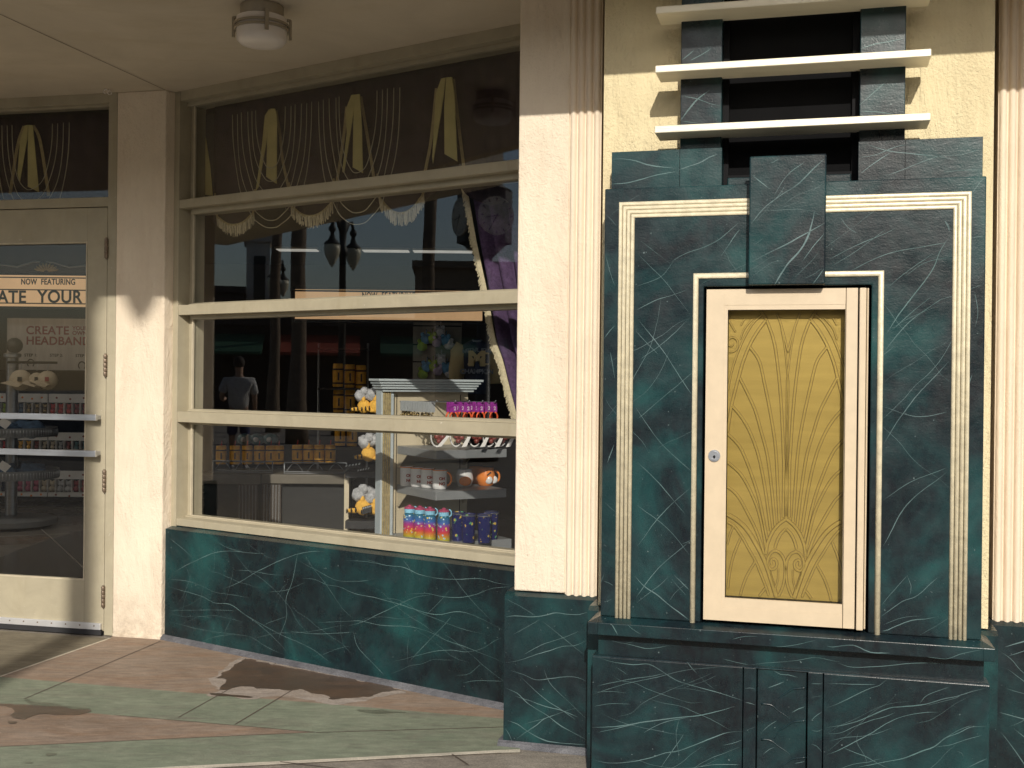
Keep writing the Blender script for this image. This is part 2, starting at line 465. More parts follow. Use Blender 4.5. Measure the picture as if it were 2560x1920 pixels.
def blob(pts, z, mi, amp=.018, seed=1):
    amp *= 1.5
    c = curve([gpt(*p) for p in pts + pts[:1]], .02); o = []
    for i, p in enumerate(c[:-1]):
        t = (c[(i + 1) % len(c)] - c[i - 1]).normalized()
        k = amp * (noise.noise(Vector((p.x * 13, p.y * 13, seed))) + .6 * noise.noise(Vector((p.x * 37, p.y * 37, seed))))
        o.append(p + Vector((-t.y, t.x)) * k)
    b.add([(p.x, p.y, z) for p in o], [tuple(range(len(o)))], mi)
def zp(ox, oy, s, pts): return [(ox + x * s, oy + y * s) for x, y in pts]
blob(zp(400, 1280, .4159, [(500, 875), (410, 915), (330, 990), (300, 1010), (350, 1080), (300, 1100), (420, 1110), (560, 1125), (700, 1110), (900, 1130), (1020, 1160), (1200, 1140), (1400, 1100), (1500, 1090), (1300, 1030), (900, 950), (620, 895)]), .0011, 7, .02, 4)
blob(zp(400, 1280, .4159, [(520, 885), (450, 920), (365, 985), (330, 1000), (392, 1012), (366, 1068), (430, 1062), (490, 1048), (580, 1062), (690, 1066), (770, 1074), (840, 1070), (920, 1096), (985, 1094), (1020, 1124), (1100, 1124), (1190, 1112), (1270, 1108), (1340, 1084), (1400, 1074), (1480, 1082), (1300, 1035), (900, 960), (620, 905)]), .0022, 6, .016, 2)
blob(zp(400, 1280, .4159, [(300, 1092), (390, 1094), (550, 1116), (430, 1112), (330, 1106)]), .0022, 6, .01, 3)
blob(zp(0, 1400, .3165, [(-40, 1140), (200, 1148), (480, 1165), (700, 1190), (620, 1222), (450, 1227), (370, 1218), (260, 1235), (190, 1262), (80, 1238), (120, 1205), (60, 1165)]), .0022, 6, .012, 5)
blob(zp(0, 1400, .3165, [(200, 1100), (330, 1128), (500, 1150), (690, 1176), (560, 1172), (380, 1160), (230, 1140)]), .0013, 8, .012, 9)
blob(zp(0, 1400, .3165, [(360, 1530), (440, 1528), (430, 1545), (380, 1550)]), .0013, 8, .006, 10); blob(zp(0, 1400, .3165, [(190, 1595), (270, 1598), (260, 1612), (200, 1612)]), .0013, 8, .006, 11)
blob(zp(400, 1280, .4159, [(1180, 1195), (1300, 1190), (1480, 1205), (1300, 1212)]), .0013, 8, .010, 12)
blob(zp(0, 1400, .3165, [(60, 1275), (130, 1282), (100, 1298), (50, 1292)]), .0022, 6, .008, 6)
tag(b.build('pavement', [M['green'], M['brown'], M['olive'], M['grey'], M['pale'], M['joint'], M['wet'], M['wetrim'], M['dampgreen']], fix=False), None, None, kind='structure')

# ---------------------------------------------------------------- canopy over the entrance
t = thing('canopy', 'flat cream canopy soffit over the entrance with a thin straight crack', 'canopy', F, (-2.5, -1.02, 3.04))
b = MB(F); b.box(-9, 4.5, -.90, 9, 3.04, 3.4); b.box(-9, -3.45, -1.76, -.902, 3.04, 3.4); b.build('soffit', M['soffit'], t)
b = MB(F); b.box(-3.45, 4.5, -1.0, -.902, 3.04, 3.6); b.build('fascia', M['yellow'], t, bevel=.01)
b = MB(X)
a, c = Vector(gpt(-200, -57, 3.04)), Vector(gpt(414, 225, 3.04)); tt = (c - a).normalized(); nn = Vector((-tt.y, tt.x)) * .0022
b.add([(*(a + nn), 3.0388), (*(a - nn), 3.0388), (*(c - nn), 3.0388), (*(c + nn), 3.0388)], [(0, 1, 2, 3)])
b.build('crack', M['joint'], t)
hook_lab = ['small white ring hook in the soffit corner above the door frame, right of its pair', 'small white ring hook in the soffit above the door frame, left of its pair',
            'small white ring hook at the soffit right beside the cream column', 'small white ring hook at the soffit nearest the window header']
for (px, py), lb in zip([(279, 231), (269, 228), (425, 236), (439, 240)], hook_lab):
    cx, cy = gpt(px, py - 4, 3.04); cy -= .03
    b = MB(X)
    ring = [(cx + .011 * math.cos(w), cy, 3.022 + .011 * math.sin(w)) for w in [R(a) for a in range(-60, 271, 30)]]
    b.tube(ring, .0028, 6); b.tube([(cx, cy, 3.033), (cx, cy, 3.0405)], .0028, 6)
    tag(b.build('ring_hook', M['milk'], at=(cx, cy, 3.04)), lb, 'hook', 'ring hooks along the soffit edge')

# ceiling lamp
lx, ly = gpt(655, 15, 3.04)
t = thing('ceiling_lamp', 'round flush ceiling lamp with milk glass drum and metal straps on the soffit', 'lamp', X, (lx, ly, 3.04))
b = MB(X); b.lathe([(.02, 2.99), (.088, 2.99), (.092, 3.0), (.092, 3.035), (.086, 3.0405)], (lx, ly), 36); b.build('base', M['lampmetal'], t, auto=40)
b = MB(X); b.lathe([(.002, 2.868), (.06, 2.870), (.092, 2.878), (.104, 2.892), (.106, 2.91), (.106, 2.985), (.09, 2.992)], (lx, ly), 40); b.build('glass_drum', M['milk'], t, auto=60)
for zc in (2.955, 2.937):
    b = MB(X); b.lathe([(.109, zc - .005), (.116, zc - .005), (.116, zc + .005), (.109, zc + .005), (.109, zc - .005)], (lx, ly), 40, cap=False); b.build('band', M['lampmetal'], t, auto=40)
for k in range(3):
    w = R(-72 + 120 * k) if k else R(-65)
    w = [R(-68), R(178), R(22)][k]
    ca, sa = math.cos(w), math.sin(w); b = MB(X)
    path = [(lx + ca * .085, ly + sa * .085, 2.992), (lx + ca * .122, ly + sa * .122, 2.992), (lx + ca * .122, ly + sa * .122, 2.906)]
    for p, q in zip(path[:-1], path[1:]):
        p, q = Vector(p), Vector(q); side = Vector((-sa, ca, 0)) * .008; th = Vector((0, 0, .004)) if abs(p.z - q.z) < 1e-6 else Vector((ca, sa, 0)) * .005
        vs_ = [p + side + th, p - side + th, p - side - th, p + side - th, q + side + th, q - side + th, q - side - th, q + side - th]
        b.add(vs_, [(0, 1, 2, 3), (7, 6, 5, 4), (0, 4, 5, 1), (1, 5, 6, 2), (2, 6, 7, 3), (3, 7, 4, 0)])
    b.build('strap', M['lampmetal'], t)

# ---------------------------------------------------------------- left pilaster
def reeds(b, u0, u1, n, d, zb, zt, bulge=.013, gap=.005):
    """vertical half-round reeds as one strip"""
    prof = []; w = (u1 - u0) / n
    for i in range(n):
        a, e = u0 + i * w + gap / 2, u0 + (i + 1) * w - gap / 2
        prof.append((a, d))
        for k in range(1, 8):
            x = k / 8; prof.append((a + (e - a) * x, d - bulge * math.sin(math.pi * x) ** .7))
        prof.append((e, d))
    k = len(prof)
    b.add([(u, dd, z) for z in (zb, zt) for u, dd in prof], [(i, i + 1, k + i + 1, k + i) for i in range(k - 1)], 0)
def plinth(b, u0, u1, d0, z1, veinrows, seed, ang=(-60, 40)):
    b.prism([(d0, 0), (d0, z1 - .006), (d0 + .03, z1 + .006), (.6, z1 + .006), (.6, 0)], u0, u1, 'u')
    b.add([(u0 + .03, d0 + .03, z1 + .0062), (u0, d0, z1 - .0058), (u0, .2, z1 - .006), (u0 + .03, .2, z1 + .0062)], [(0, 1, 2, 3)])
    rnd_veins(b, 4 if u0 < 1 else 12, u0 + .01, u1 - .01, .03, z1 - .02, d0, seed, ang, w=(.0015, .004), ln=(.3, .7))
def pilaster(label, flip, u0, rows):
    t = thing('pilaster', label, 'pilaster', F, (u0, 0, 0))
    fl = lambda a, c: (u0 + a, u0 + c) if not flip else (u0 + .372 - c, u0 + .372 - a)
    b = MB(F); x = fl(.03, .237); b.box(x[0], x[1], .03, .33, .612, 3.04); b.build('shaft', M['pink'], t, bevel=.006)
    b = MB(F); x = fl(.237, .3635); b.box(x[0], x[1] + (0 if flip else .001), .036, .33, .6085, 3.04); reeds(b, x[0], x[1], 4, .0358, .604, 3.04)
    b.build('reeded_panel', M['pinkflat'], t, auto=30)
    b = MB(F); x = fl(.0, .372); plinth(b, x[0], x[1], 0, .602, None, int(u0 * 10) + 5)
    veins(b, F, 0, 1240, 1440, .2984, rows, .58)
    b.build('plinth', [M['marble'], M['vein']], t)
    b = MB(F); x = fl(-.02, .372); b.prism([(-.022, -.005), (-.012, .012), (-.0015, .02), (.2, .02), (.2, -.005)], x[0], x[1], 'u'); b.build('skirting', M['kick'], t)
    return t
pv = [(.007, (80, 345), (160, 335), (300, 345), (400, 335), (500, 310), (600, 320), (700, 320), (768, 300)), (.0035, (80, 190), (200, 250), (330, 330)), (.004, (380, 370), (480, 450), (600, 550), (735, 655)),
      (.0055, (75, 728), (200, 705), (330, 660), (450, 625), (560, 590), (660, 580), (768, 535)), (.005, (120, 790), (240, 830), (340, 870), (450, 860), (600, 840), (690, 850), (765, 885)),
      (.007, (75, 935), (180, 980), (260, 1060), (350, 1120), (430, 1170), (540, 1250), (650, 1310), (755, 1370)), (.005, (205, 845), (330, 960), (450, 1060), (560, 1130), (670, 1200)),
      (.0035, (400, 780), (440, 880), (520, 970), (620, 1060), (755, 1195)), (.007, (95, 1210), (180, 1245), (280, 1310), (400, 1370), (520, 1395), (750, 1415)),
      (.003, (230, 1240), (400, 1195), (560, 1140), (690, 1100)), (.003, (150, 490), (270, 420), (370, 360)), (.004, (75, 1280), (110, 1330), (140, 1400))]
pilaster('cream pilaster with four reeds on a marbled plinth, beside the large shop window', False, 0.0, pv)
pilaster('cream reeded pilaster cut off by the right edge of the photo', True, 1.803, [])

# ---------------------------------------------------------------- bay wall behind the display case
t = thing('bay_wall', 'yellow stucco wall around the marbled display case with a marbled plinth', 'wall', F, (1.09, -.15, 0))
b = MB(F)
b.box(.407, .70, -.15, .03, .612, 3.04); b.box(1.48, 1.772, -.15, .03, .612, 3.04); b.box(.70, 1.48, -.15, .03, .612, 2.12)
b.build('wall', M['yellow'], t)
b = MB(F); b.prism([(-.18, 0), (-.18, .594), (-.15, .607), (.02, .607), (.02, 0)], .374, 1.801, 'u')
for s, u0, u1 in ((1, .374, .407), (-1, 1.801, 1.772)):
    b.add([(u0, -.18, .5944), (u1, -.15, .6074), (u1, -.02, .6074), (u0, -.02, .5944)], [(0, 1, 2, 3)])
b.build('plinth', [M['marble'], M['vein']], t)
b = MB(F); b.box(.70, 1.48, -.168, -.16, 2.10, 3.04); b.build('recess_back', M['void'], t)
b = MB(F); b.box(.8535, .8745, -.19, -.1685, 2.15, 3.04); b.box(1.302, 1.3245, -.19, -.1685, 2.15, 3.04); b.box(.8746, 1.3019, -.2, -.1685, 2.185, 2.20); b.build('recess_side', M['black'], t)
# outer wall running on behind both pilasters
b = MB(F); b.box(.03, 4.5, .34, .5, 0, 3.04); b.box(2.18, 4.5, .05, .33, 0, 3.04)
tag(b.build('facade_wall', M['pink'], at=(3, .05, 0)), 'cream facade wall running on behind the pilasters', 'wall')

# ---------------------------------------------------------------- marbled display case
CD = -.34
t = thing('display_case', 'green marbled art deco display case with champagne trims and a gold panel door', 'display case', F, (1.09, CD, 0))
uL, uR, zB, zT = .450, 1.726, .610, 2.143
oL, oR, oT = .806, 1.368, 1.788
b = MB(F)
b.prism([(uL, zB), (uL, zT), (uR, zT), (uR, zB), (oR, zB), (oR, oT), (oL, oT), (oL, zB)], CD, -.151)
sv = [(.0022, (230, 595), (300, 670), (370, 740), (440, 830), (500, 910)), (.0035, (390, 655), (480, 600), (570, 570), (650, 530), (755, 440)), (.003, (230, 890), (330, 840), (420, 815), (495, 785)), (.002, (230, 770), (350, 720), (420, 640)),
      (.0025, (225, 1000), (300, 1080), (340, 1120)), (.0035, (245, 1145), (350, 1070), (430, 1000), (490, 940)), (.0035, (660, 615), (700, 560), (740, 500), (758, 480)), (.0015, (240, 530), (330, 600), (400, 650)),
      (.0035, (1215, 630), (1330, 570), (1450, 520), (1560, 470)), (.003, (1225, 670), (1380, 570), (1500, 480)), (.005, (1320, 690), (1450, 630), (1560, 590), (1700, 565), (1830, 545)),
      (.005, (1835, 500), (1780, 590), (1750, 670), (1690, 760), (1620, 850), (1560, 930), (1510, 1010)), (.0022, (1500, 790), (1620, 690), (1750, 600)), (.003, (1945, 300), (1985, 240), (2015, 215)), (.004, (1270, 415), (1310, 470), (1360, 500)),
      (.009, (1805, 430), (1822, 460), (1832, 490)), (.0025, (1530, 1000), (1640, 900), (1740, 820)), (.003, (1960, 980), (1975, 900), (1960, 800)), (.003, (1945, 520), (1975, 515), (2010, 512)), (.003, (70, 400), (100, 430), (125, 460)),
      (.0025, (65, 600), (95, 700), (120, 770)), (.003, (60, 1040), (90, 1000), (120, 970)), (.002, (1600, 720), (1700, 650), (1830, 620))]
veins(b, F, CD, 1480, 340, .4882, sv, .85)
sv2 = [(.0028, (1090, 235), (1130, 180), (1180, 120), (1240, 50), (1290, -10)), (.005, (1085, 320), (1150, 270), (1250, 200), (1340, 170), (1400, 130), (1450, 80), (1535, 5)), (.006, (1090, 435), (1140, 425), (1200, 395), (1330, 350), (1430, 340), (1540, 315)),
       (.002, (1100, 385), (1250, 330), (1400, 315)), (.003, (1290, 0), (1320, 80), (1305, 160))]
veins(b, F, CD, 1860, 1440, .3165, sv2, .65)
sv3 = [(.009, (1165, 0), (1250, 90), (1350, 160), (1450, 240), (1530, 300), (1610, 365)), (.004, (1180, 225), (1300, 130), (1380, 70), (1450, 0)), (.003, (1450, 215), (1490, 150), (1560, 90), (1600, 60)), (.006, (1490, -10), (1560, 60), (1620, 120)),
       (.003, (880, 60), (890, 30), (910, -20)), (.004, (900, 40), (950, 60), (985, 85)), (.003, (900, 220), (940, 210), (980, 195)), (.003, (1470, 20), (1540, 100), (1600, 165))]
veins(b, F, CD, 1240, 1440, .2984, sv3, .6)
sv4 = [(.003, (1378, 690), (1420, 740), (1460, 800), (1500, 860)), (.0025, (1378, 905), (1430, 860), (1500, 800)), (.003, (1378, 1000), (1420, 1040), (1480, 1110)), (.003, (1376, 1180), (1430, 1110), (1495, 1050)), (.0035, (1372, 880), (1430, 960), (1495, 1020)),
       (.0025, (1376, 1090), (1440, 1140), (1490, 1200)), (.003, (1374, 1290), (1420, 1230), (1490, 1170)), (.003, (1910, 760), (1960, 700), (2040, 640)), (.0035, (1908, 960), (1960, 880), (2048, 780)), (.0025, (1908, 1080), (1970, 1040), (2045, 1010)),
       (.003, (1908, 1180), (1960, 1090), (2045, 1020)), (.003, (1910, 880), (1980, 900), (2046, 890)), (.003, (2068, 560), (2088, 640), (2100, 700)), (.004, (2062, 900), (2085, 850), (2100, 810)), (.003, (2060, 1150), (2080, 1100), (2095, 1080)), (.003, (1318, 760), (1328, 820)), (.003, (1312, 1000), (1326, 960))]
veins(b, F, CD, 0, 0, 1.1573, sv4)
inside = lambda u, z: not (oL - .004 < u < oR + .004 and z < oT + .004)
rnd_veins(b, 16, uL + .004, uR - .004, zB, zT - .004, CD, 11, (25, 60), (.0008, .0016), (.25, .7), ok=inside)
rnd_veins(b, 10, uL + .004, uR - .004, zB, zT - .004, CD, 12, (-60, -30), (.0007, .0013), (.2, .5), ok=inside)
b.build('marble_surround', [M['marble'], M['vein']], t, bevel=.004)
# stepped wings above the surround
for (a, c), rows in (((.462, .858), [(.005, (95, 818), (140, 815), (210, 822), (300, 845), (425, 862)), (.005, (95, 942), (180, 935), (260, 915), (340, 895), (430, 878)), (.005, (445, 868), (500, 850), (550, 835), (600, 808), (645, 790))]),
                     ((1.322, 1.722), [(.004, (1400, 740), (1500, 770), (1600, 785), (1750, 800), (1880, 820)), (.004, (1370, 805), (1450, 795), (1560, 750), (1620, 740)), (.004, (1375, 890), (1450, 830), (1530, 780)), (.004, (1500, 900), (1640, 850), (1780, 800), (1900, 790), (2005, 760)), (.003, (1800, 880), (1900, 870), (2005, 870))])):
    b = MB(F); b.box(a, c, -.275, -.16, 2.10, 2.287)
    veins(b, F, -.275, 1480, 0, .4882, rows)
    us = .709 if a < 1 else 1.475
    b.box(us - .001, us + .001, -.2757, -.27, 2.144, 2.286, 2)
    b.build('wing_block', [M['marble'], M['vein'], M['black']], t, bevel=.004)
b = MB(F); b.box(.875, 1.30, -.24, -.155, 2.1, 2.185); b.build('sill_block', [M['marble']], t, bevel=.004)
# keystone
b = MB(F); b.box(.962, 1.216, -.40, CD, 1.787, 2.227)
kv = [(.006, (810, 650), (900, 600), (1000, 550), (1090, 500), (1190, 445)), (.009, (935, 760), (1000, 660), (1070, 580), (1110, 500), (1140, 380)), (.006, (815, 450), (880, 370), (960, 310), (1050, 250), (1120, 180), (1190, 115)), (.0025, (820, 380), (950, 380), (1090, 380), (1190, 415)),
      (.004, (815, 195), (870, 240), (910, 275)), (.003, (930, 310), (1000, 200), (1090, 130)), (.003, (1130, 760), (1190, 680)), (.002, (820, 720), (920, 650), (1000, 640)), (.003, (1080, 640), (1140, 560), (1190, 500)), (.002, (830, 560), (880, 520))]
veins(b, F, -.40, 1480, 340, .4882, kv)
rnd_veins(b, 8, .966, 1.21, 1.79, 2.22, -.40, 31, (20, 70), (.001, .002), (.08, .25))
b.build('keystone', [M['marble'], M['vein']], t, bevel=.005)
# trims
def reedprof(o0, r, d): return [(o0 + r - r * math.cos(R(a)), d - r * math.sin(R(a))) for a in range(0, 181, 30)]
b = MB(F)
for k in range(4): b.sweep([(.502, .607), (.502, 2.094), (1.681, 2.094), (1.681, .607)], [(-x, y) for x, y in reedprof(k * .0145, .0072, CD)], 0, True)
b.build('outer_trim', M['silver'], t)
b = MB(F); b.sweep([(.7685, .607), (.7685, 1.836), (1.408, 1.836), (1.408, .607)], [(-x, y) for x, y in reedprof(0, .010, CD)], 0, True); b.build('inner_trim', M['silver'], t)
# ledge, frieze, base cabinet
b = MB(F)
b.prism([(-.38, .55), (-.38, .593), (-.34, .609), (-.19, .609), (-.19, .55)], .448, 1.728, 'u')
for u0, u1 in ((.412, .448), (1.764, 1.728)):
    b.add([(u0, -.38, .55), (u0, -.38, .593), (u1, -.34, .609), (u1, -.38, .55), (u1, -.38, .593), (u0, -.19, .593), (u1, -.19, .609), (u0, -.19, .55), (u1, -.19, .55)],
          [(0, 1, 4, 3), (1, 2, 4), (1, 5, 6, 2), (0, 7, 5, 1), (0, 3, 8, 7), (5, 7, 8, 6)])
veins(b, F, -.38, 1860, 1440, .3165, [(.008, (650, 548), (700, 560), (780, 548), (860, 545), (920, 565), (1000, 600), (1150, 607)), (.006, (1450, 640), (1600, 650), (1700, 620), (1800, 600), (1870, 590)), (.004, (250, 560), (400, 545), (560, 510))], .55)
veins(b, F, -.38, 1240, 1440, .2984, [(.009, (965, 400), (990, 440), (1020, 495)), (.004, (1100, 405), (1150, 450), (1220, 490)), (.004, (1980, 530), (2080, 505), (2200, 510))], .55)
b.build('ledge', [M['marble'], M['vein']], t, bevel=.002)
b = MB(F); b.box(.440, 1.738, -.318, -.19, .462, .5495)
veins(b, F, -.318, 1240, 1440, .2984, [(.005, (930, 520), (1000, 550), (1130, 575), (1250, 605), (1350, 600), (1450, 580)), (.003, (1100, 555), (1140, 550), (1165, 530)), (.004, (1900, 690), (2000, 720), (2120, 745))], .55)
veins(b, F, -.318, 1860, 1440, .3165, [(.004, (30, 708), (150, 690), (280, 680), (420, 665), (560, 645), (680, 665), (760, 680)), (.005, (740, 685), (790, 705), (860, 720), (1000, 715), (1150, 708), (1280, 695), (1450, 685), (1580, 690))], .55)
b.build('frieze', [M['marble'], M['vein']], t)
b = MB(F)
BL, BR, BT = .423, 1.754, .465
segs = [(BL, .9545, CD), (.9575, 1.0005, CD + .002), (1.0045, 1.169, CD + .012), (1.174, 1.2235, CD + .002), (1.2265, BR, CD)]
for a, c, dd in segs: b.box(a, c, dd, -.19, 0, BT - .003)
b.box(BL + .002, BR - .002, CD + .03, -.2, 0, BT - .02, 2)
b.prism([(CD, BT - .003), (CD + .003, BT + .002), (-.25, BT + .0035), (-.25, BT - .003)], BL, BR, 'u')
veins(b, F, CD, 1240, 1440, .2984, [
    (.007, (870, 688), (1000, 722), (1150, 742), (1280, 737), (1380, 790), (1500, 870), (1620, 910), (1750, 945), (1900, 990), (2065, 1045)), (.006, (850, 920), (1000, 890), (1150, 860), (1300, 840), (1420, 815)),
    (.0045, (805, 995), (950, 945), (1080, 905), (1200, 880), (1350, 850), (1480, 815), (1620, 785), (1780, 765), (1900, 762)), (.004, (820, 1090), (960, 1070), (1130, 1075)), (.008, (805, 1270), (1000, 1260), (1200, 1230), (1400, 1200), (1560, 1180), (1700, 1165), (1850, 1135), (2000, 1095)),
    (.004, (850, 1310), (1050, 1265), (1200, 1235)), (.009, (820, 1540), (960, 1565), (1130, 1555), (1300, 1520), (1420, 1480), (1530, 1465), (1680, 1410), (1800, 1360), (1940, 1310), (2070, 1300)), (.005, (1380, 1609), (1450, 1500), (1520, 1400), (1575, 1320)),
    (.003, (1535, 1200), (1510, 1300), (1515, 1400), (1530, 1480), (1525, 1560)), (.004, (1230, 1315), (1400, 1230), (1600, 1185)), (.005, (1700, 1600), (1850, 1580), (2040, 1575)), (.008, (1600, 720), (1640, 770), (1690, 820)), (.002, (1690, 820), (1750, 880), (1830, 945)),
    (.002, (1420, 935), (1600, 945), (1780, 975)), (.003, (805, 970), (1000, 972), (1100, 985)), (.003, (1000, 760), (1050, 790), (1110, 830)), (.004, (1900, 1415), (1980, 1400), (2060, 1370))], .55)
veins(b, F, CD, 1860, 1440, .3165, [
    (.005, (645, 1045), (760, 1000), (860, 950), (980, 890), (1070, 860), (1130, 815)), (.007, (645, 1195), (800, 1170), (920, 1140), (1030, 1095), (1150, 1045), (1280, 1030), (1430, 1015), (1560, 980), (1690, 950), (1800, 910), (1920, 880)), (.004, (1440, 1020), (1560, 995), (1680, 962), (1720, 930)),
    (.005, (650, 1245), (760, 1240), (880, 1185), (1000, 1140), (1120, 1110), (1200, 1075)), (.006, (645, 1415), (740, 1380), (880, 1305), (1000, 1240), (1120, 1165), (1250, 1115), (1420, 1080), (1540, 1072)), (.005, (790, 1355), (880, 1395), (970, 1430), (1060, 1480), (1140, 1515)),
    (.008, (900, 1510), (1060, 1480), (1250, 1440), (1400, 1385), (1500, 1350), (1600, 1280), (1700, 1240), (1790, 1190), (1910, 1185)), (.004, (1500, 1350), (1640, 1330), (1760, 1290), (1880, 1255)), (.005, (665, 845), (850, 855), (1040, 860)), (.006, (1770, 1515), (1850, 1470), (1920, 1440)),
    (.002, (900, 1240), (890, 1310), (930, 1380), (960, 1430), (970, 1490)), (.004, (1390, 1000), (1450, 940), (1620, 875)), (.003, (1680, 1385), (1720, 1400), (1735, 1440)), (.004, (1560, 1290), (1700, 1215), (1800, 1180))], .55)
veins(b, F, CD + .002, 1860, 1440, .3165, [(.004, (530, 1140), (570, 1105), (620, 1070)), (.003, (530, 960), (570, 955), (620, 945)), (.003, (530, 850), (620, 853)), (.003, (530, 1215), (580, 1228), (620, 1210)), (.004, (10, 1000), (50, 1005), (95, 1020)), (.004, (5, 890), (50, 885), (95, 895)), (.003, (5, 1220), (50, 1205), (95, 1190)), (.004, (530, 1330), (575, 1345), (615, 1390))], .55)
rnd_veins(b, 8, BL + .01, .95, .01, BT - .02, CD, 51, (-25, 35), (.0008, .0016), (.2, .5))
rnd_veins(b, 8, 1.23, BR - .01, .01, BT - .02, CD, 52, (15, 45), (.0008, .0016), (.2, .5))
b.build('base_cabinet', [M['marble'], M['vein'], M['black']], t, bevel=.002)
# carved palm-scale strip in the middle of the base
b = MB(F)
for px, py in ((380, 890), (225, 1025), (385, 1150), (220, 1305), (385, 1440), (220, 1590)):
    right = px > 300
    pts = [(490, py - 8), (440, py - 2), (px + 5, py + 3), (330, py + 40), (270, py + 80), (240, py + 135)] if right else [(135, py - 14), (180, py - 12), (px, py), (270, py + 40), (330, py + 80), (375, py + 120)]
    c = curve(tr(F, CD + .012, 1860, 1440, .3165, pts), .008)
    b.tube([(p.x, CD + .0135, p.y) for p in c], [.0042 * (1 - .75 * i / len(c)) + .0008 for i in range(len(c))], 8)
veins(b, F, CD + .012, 1860, 1440, .3165, [(.003, (145, 1230), (200, 1180), (260, 1140)), (.003, (190, 885), (250, 865), (320, 835)), (.003, (380, 1080), (430, 1050), (480, 1030)), (.003, (230, 745), (290, 775), (350, 780), (430, 800)), (.002, (150, 1410), (200, 1370), (245, 1350)), (.003, (400, 1480), (480, 1465))], mi=1)
b.build('carved_strip', [M['marble'], M['vein']], t)

# door of the case
FD = -.346; PD = -.286
dr = MB(F)
dr.prism([(.8165, .621), (.8165, 1.7775), (1.2845, 1.7775), (1.2845, .627)], FD, FD + .02) if False else None
def ring(b, u0, u1, z0, z1, a0, a1, c0, c1, d0, d1, mi=0):
    b.box(u0, a0, d0, d1, z0, z1, mi); b.box(a1, u1, d0, d1, z0, z1, mi); b.box(a0, a1, d0, d1, c1, z1, mi); b.box(a0, a1, d0, d1, z0, c0, mi)
ring(dr, .8165, 1.2845, .622, 1.7775, .878, 1.2838, .668, 1.722, FD, FD + .03)
ring(dr, .878, 1.2838, .668, 1.722, .890, 1.2838 - .0005, .702, 1.706, FD + .0012, FD + .012)
cd_ = dr.build('case_door', M['casebeige'], t, bevel=.0015)
b = MB(F); b.box(1.286, 1.324, FD - .004, FD + .02, .622, 1.7775); b.build('hinge_stile', M['casebeige'], cd_, bevel=.002)
b = MB(F); b.box(1.329, 1.3515, FD - .006, FD + .02, .619, 1.7775); b.box(1.3535, 1.3595, FD + .002, FD + .02, .622, 1.7775); b.build('hinge_stile', M['casebeige'], cd_, bevel=.004)
b = MB(F); b.box(1.3245, 1.3285, FD + .012, FD + .02, .622, 1.777); b.box(.808, 1.366, -.272, -.262, .612, 1.787); ring(b, .880, 1.292, .660, 1.73, .8895, 1.285, .7, 1.708, FD + .031, PD); b.build('backing', M['black'], cd_)
b = MB(F); b.box(.8885, 1.2855, FD + .014, FD + .018, .700, 1.708); b.build('pane', M['caseglass'], cd_)
b = MB(F); ca = F.at(1786, 1139, FD)
k = 24
def disc(b, c, r, d0, d1, n=24, mi=0, smooth=False): b.prism([(c[0] + r * math.cos(2 * math.pi * i / n), c[1] + r * math.sin(2 * math.pi * i / n)) for i in range(n)], d0, d1, 'd', mi)
disc(b, ca, .0205, FD - .006, FD); disc(b, ca, .016, FD - .009, FD - .006); b.box(ca[0] - .002, ca[0] + .002, FD - .0094, FD - .008, ca[1] - .010, ca[1] + .002, 1); disc(b, (ca[0], ca[1] - .004), .0045, FD - .0095, FD - .008, 12, 1)
b.build('cylinder_lock', [M['steel'], M['black']], cd_)
# gold panel with raised lines
b = MB(F); b.box(.885, 1.289, PD, PD + .004, .69, 1.72)
cx = F.at(1967, 1150, PD)[0]
def rib(pts, z3=True, mirror=True, w=.0044, h=.005):
    ox, oy, s = (1700, 700, .3134) if z3 else (1700, 1180, .2773)
    q = [F.at(ox + x * s, oy + y * s, PD) for x, y in pts]
    ribuz(q, mirror, w, h)
def ribuz(q, mirror=True, w=.0044, h=.005):
    for sgn in ((1, -1) if mirror else (1,)):
        c = curve([((cx + sgn * (u - cx)), z) for u, z in q], .009)
        seg = []
        for i, p in enumerate(c):
            if .888 < p.x < 1.286 and .702 < p.y < 1.706: seg.append(p)
            else:
                if len(seg) > 2: emit(seg, w, h)
                seg = []
        if len(seg) > 2: emit(seg, w, h)
def emit(c, w, h):
    prof = [(-w, .0005), (-w * .72, -h), (w * .72, -h), (w, .0005)]
    n = len(c); vs_ = []
    for i, p in enumerate(c):
        tt = (c[min(i + 1, n - 1)] - c[max(i - 1, 0)]).normalized(); nn = Vector((-tt.y, tt.x))
        for o, dd in prof: vs_.append((p.x + nn.x * o, PD + dd, p.y + nn.y * o))
    b.add(vs_, [(i * 4 + k, i * 4 + k + 1, i * 4 + k + 5, i * 4 + k + 4) for i in range(n - 1) for k in range(3)], 0, False)
    for o in (-w - .0004, w + .0004):  # darker gold lines drawn along both edges of every rib
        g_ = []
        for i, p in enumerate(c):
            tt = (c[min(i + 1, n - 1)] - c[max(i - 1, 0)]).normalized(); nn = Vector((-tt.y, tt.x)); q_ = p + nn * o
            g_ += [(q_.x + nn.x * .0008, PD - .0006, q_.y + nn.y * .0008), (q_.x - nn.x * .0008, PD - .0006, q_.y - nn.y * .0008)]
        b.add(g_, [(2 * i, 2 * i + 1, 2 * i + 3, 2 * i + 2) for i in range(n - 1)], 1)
Z4 = lambda pts: [F.at(1700 + x * .2773, 1180 + y * .2773, PD) for x, y in pts]
Z3 = lambda pts: [F.at(1700 + x * .3134, 700 + y * .3134, PD) for x, y in pts]
T = lambda pts: [F.at(1800 + x * .4094, 760 + y * .4094, PD) for x, y in pts]
B = lambda pts: [F.at(1800 + x * .4094, 1130 + y * .4094, PD) for x, y in pts]
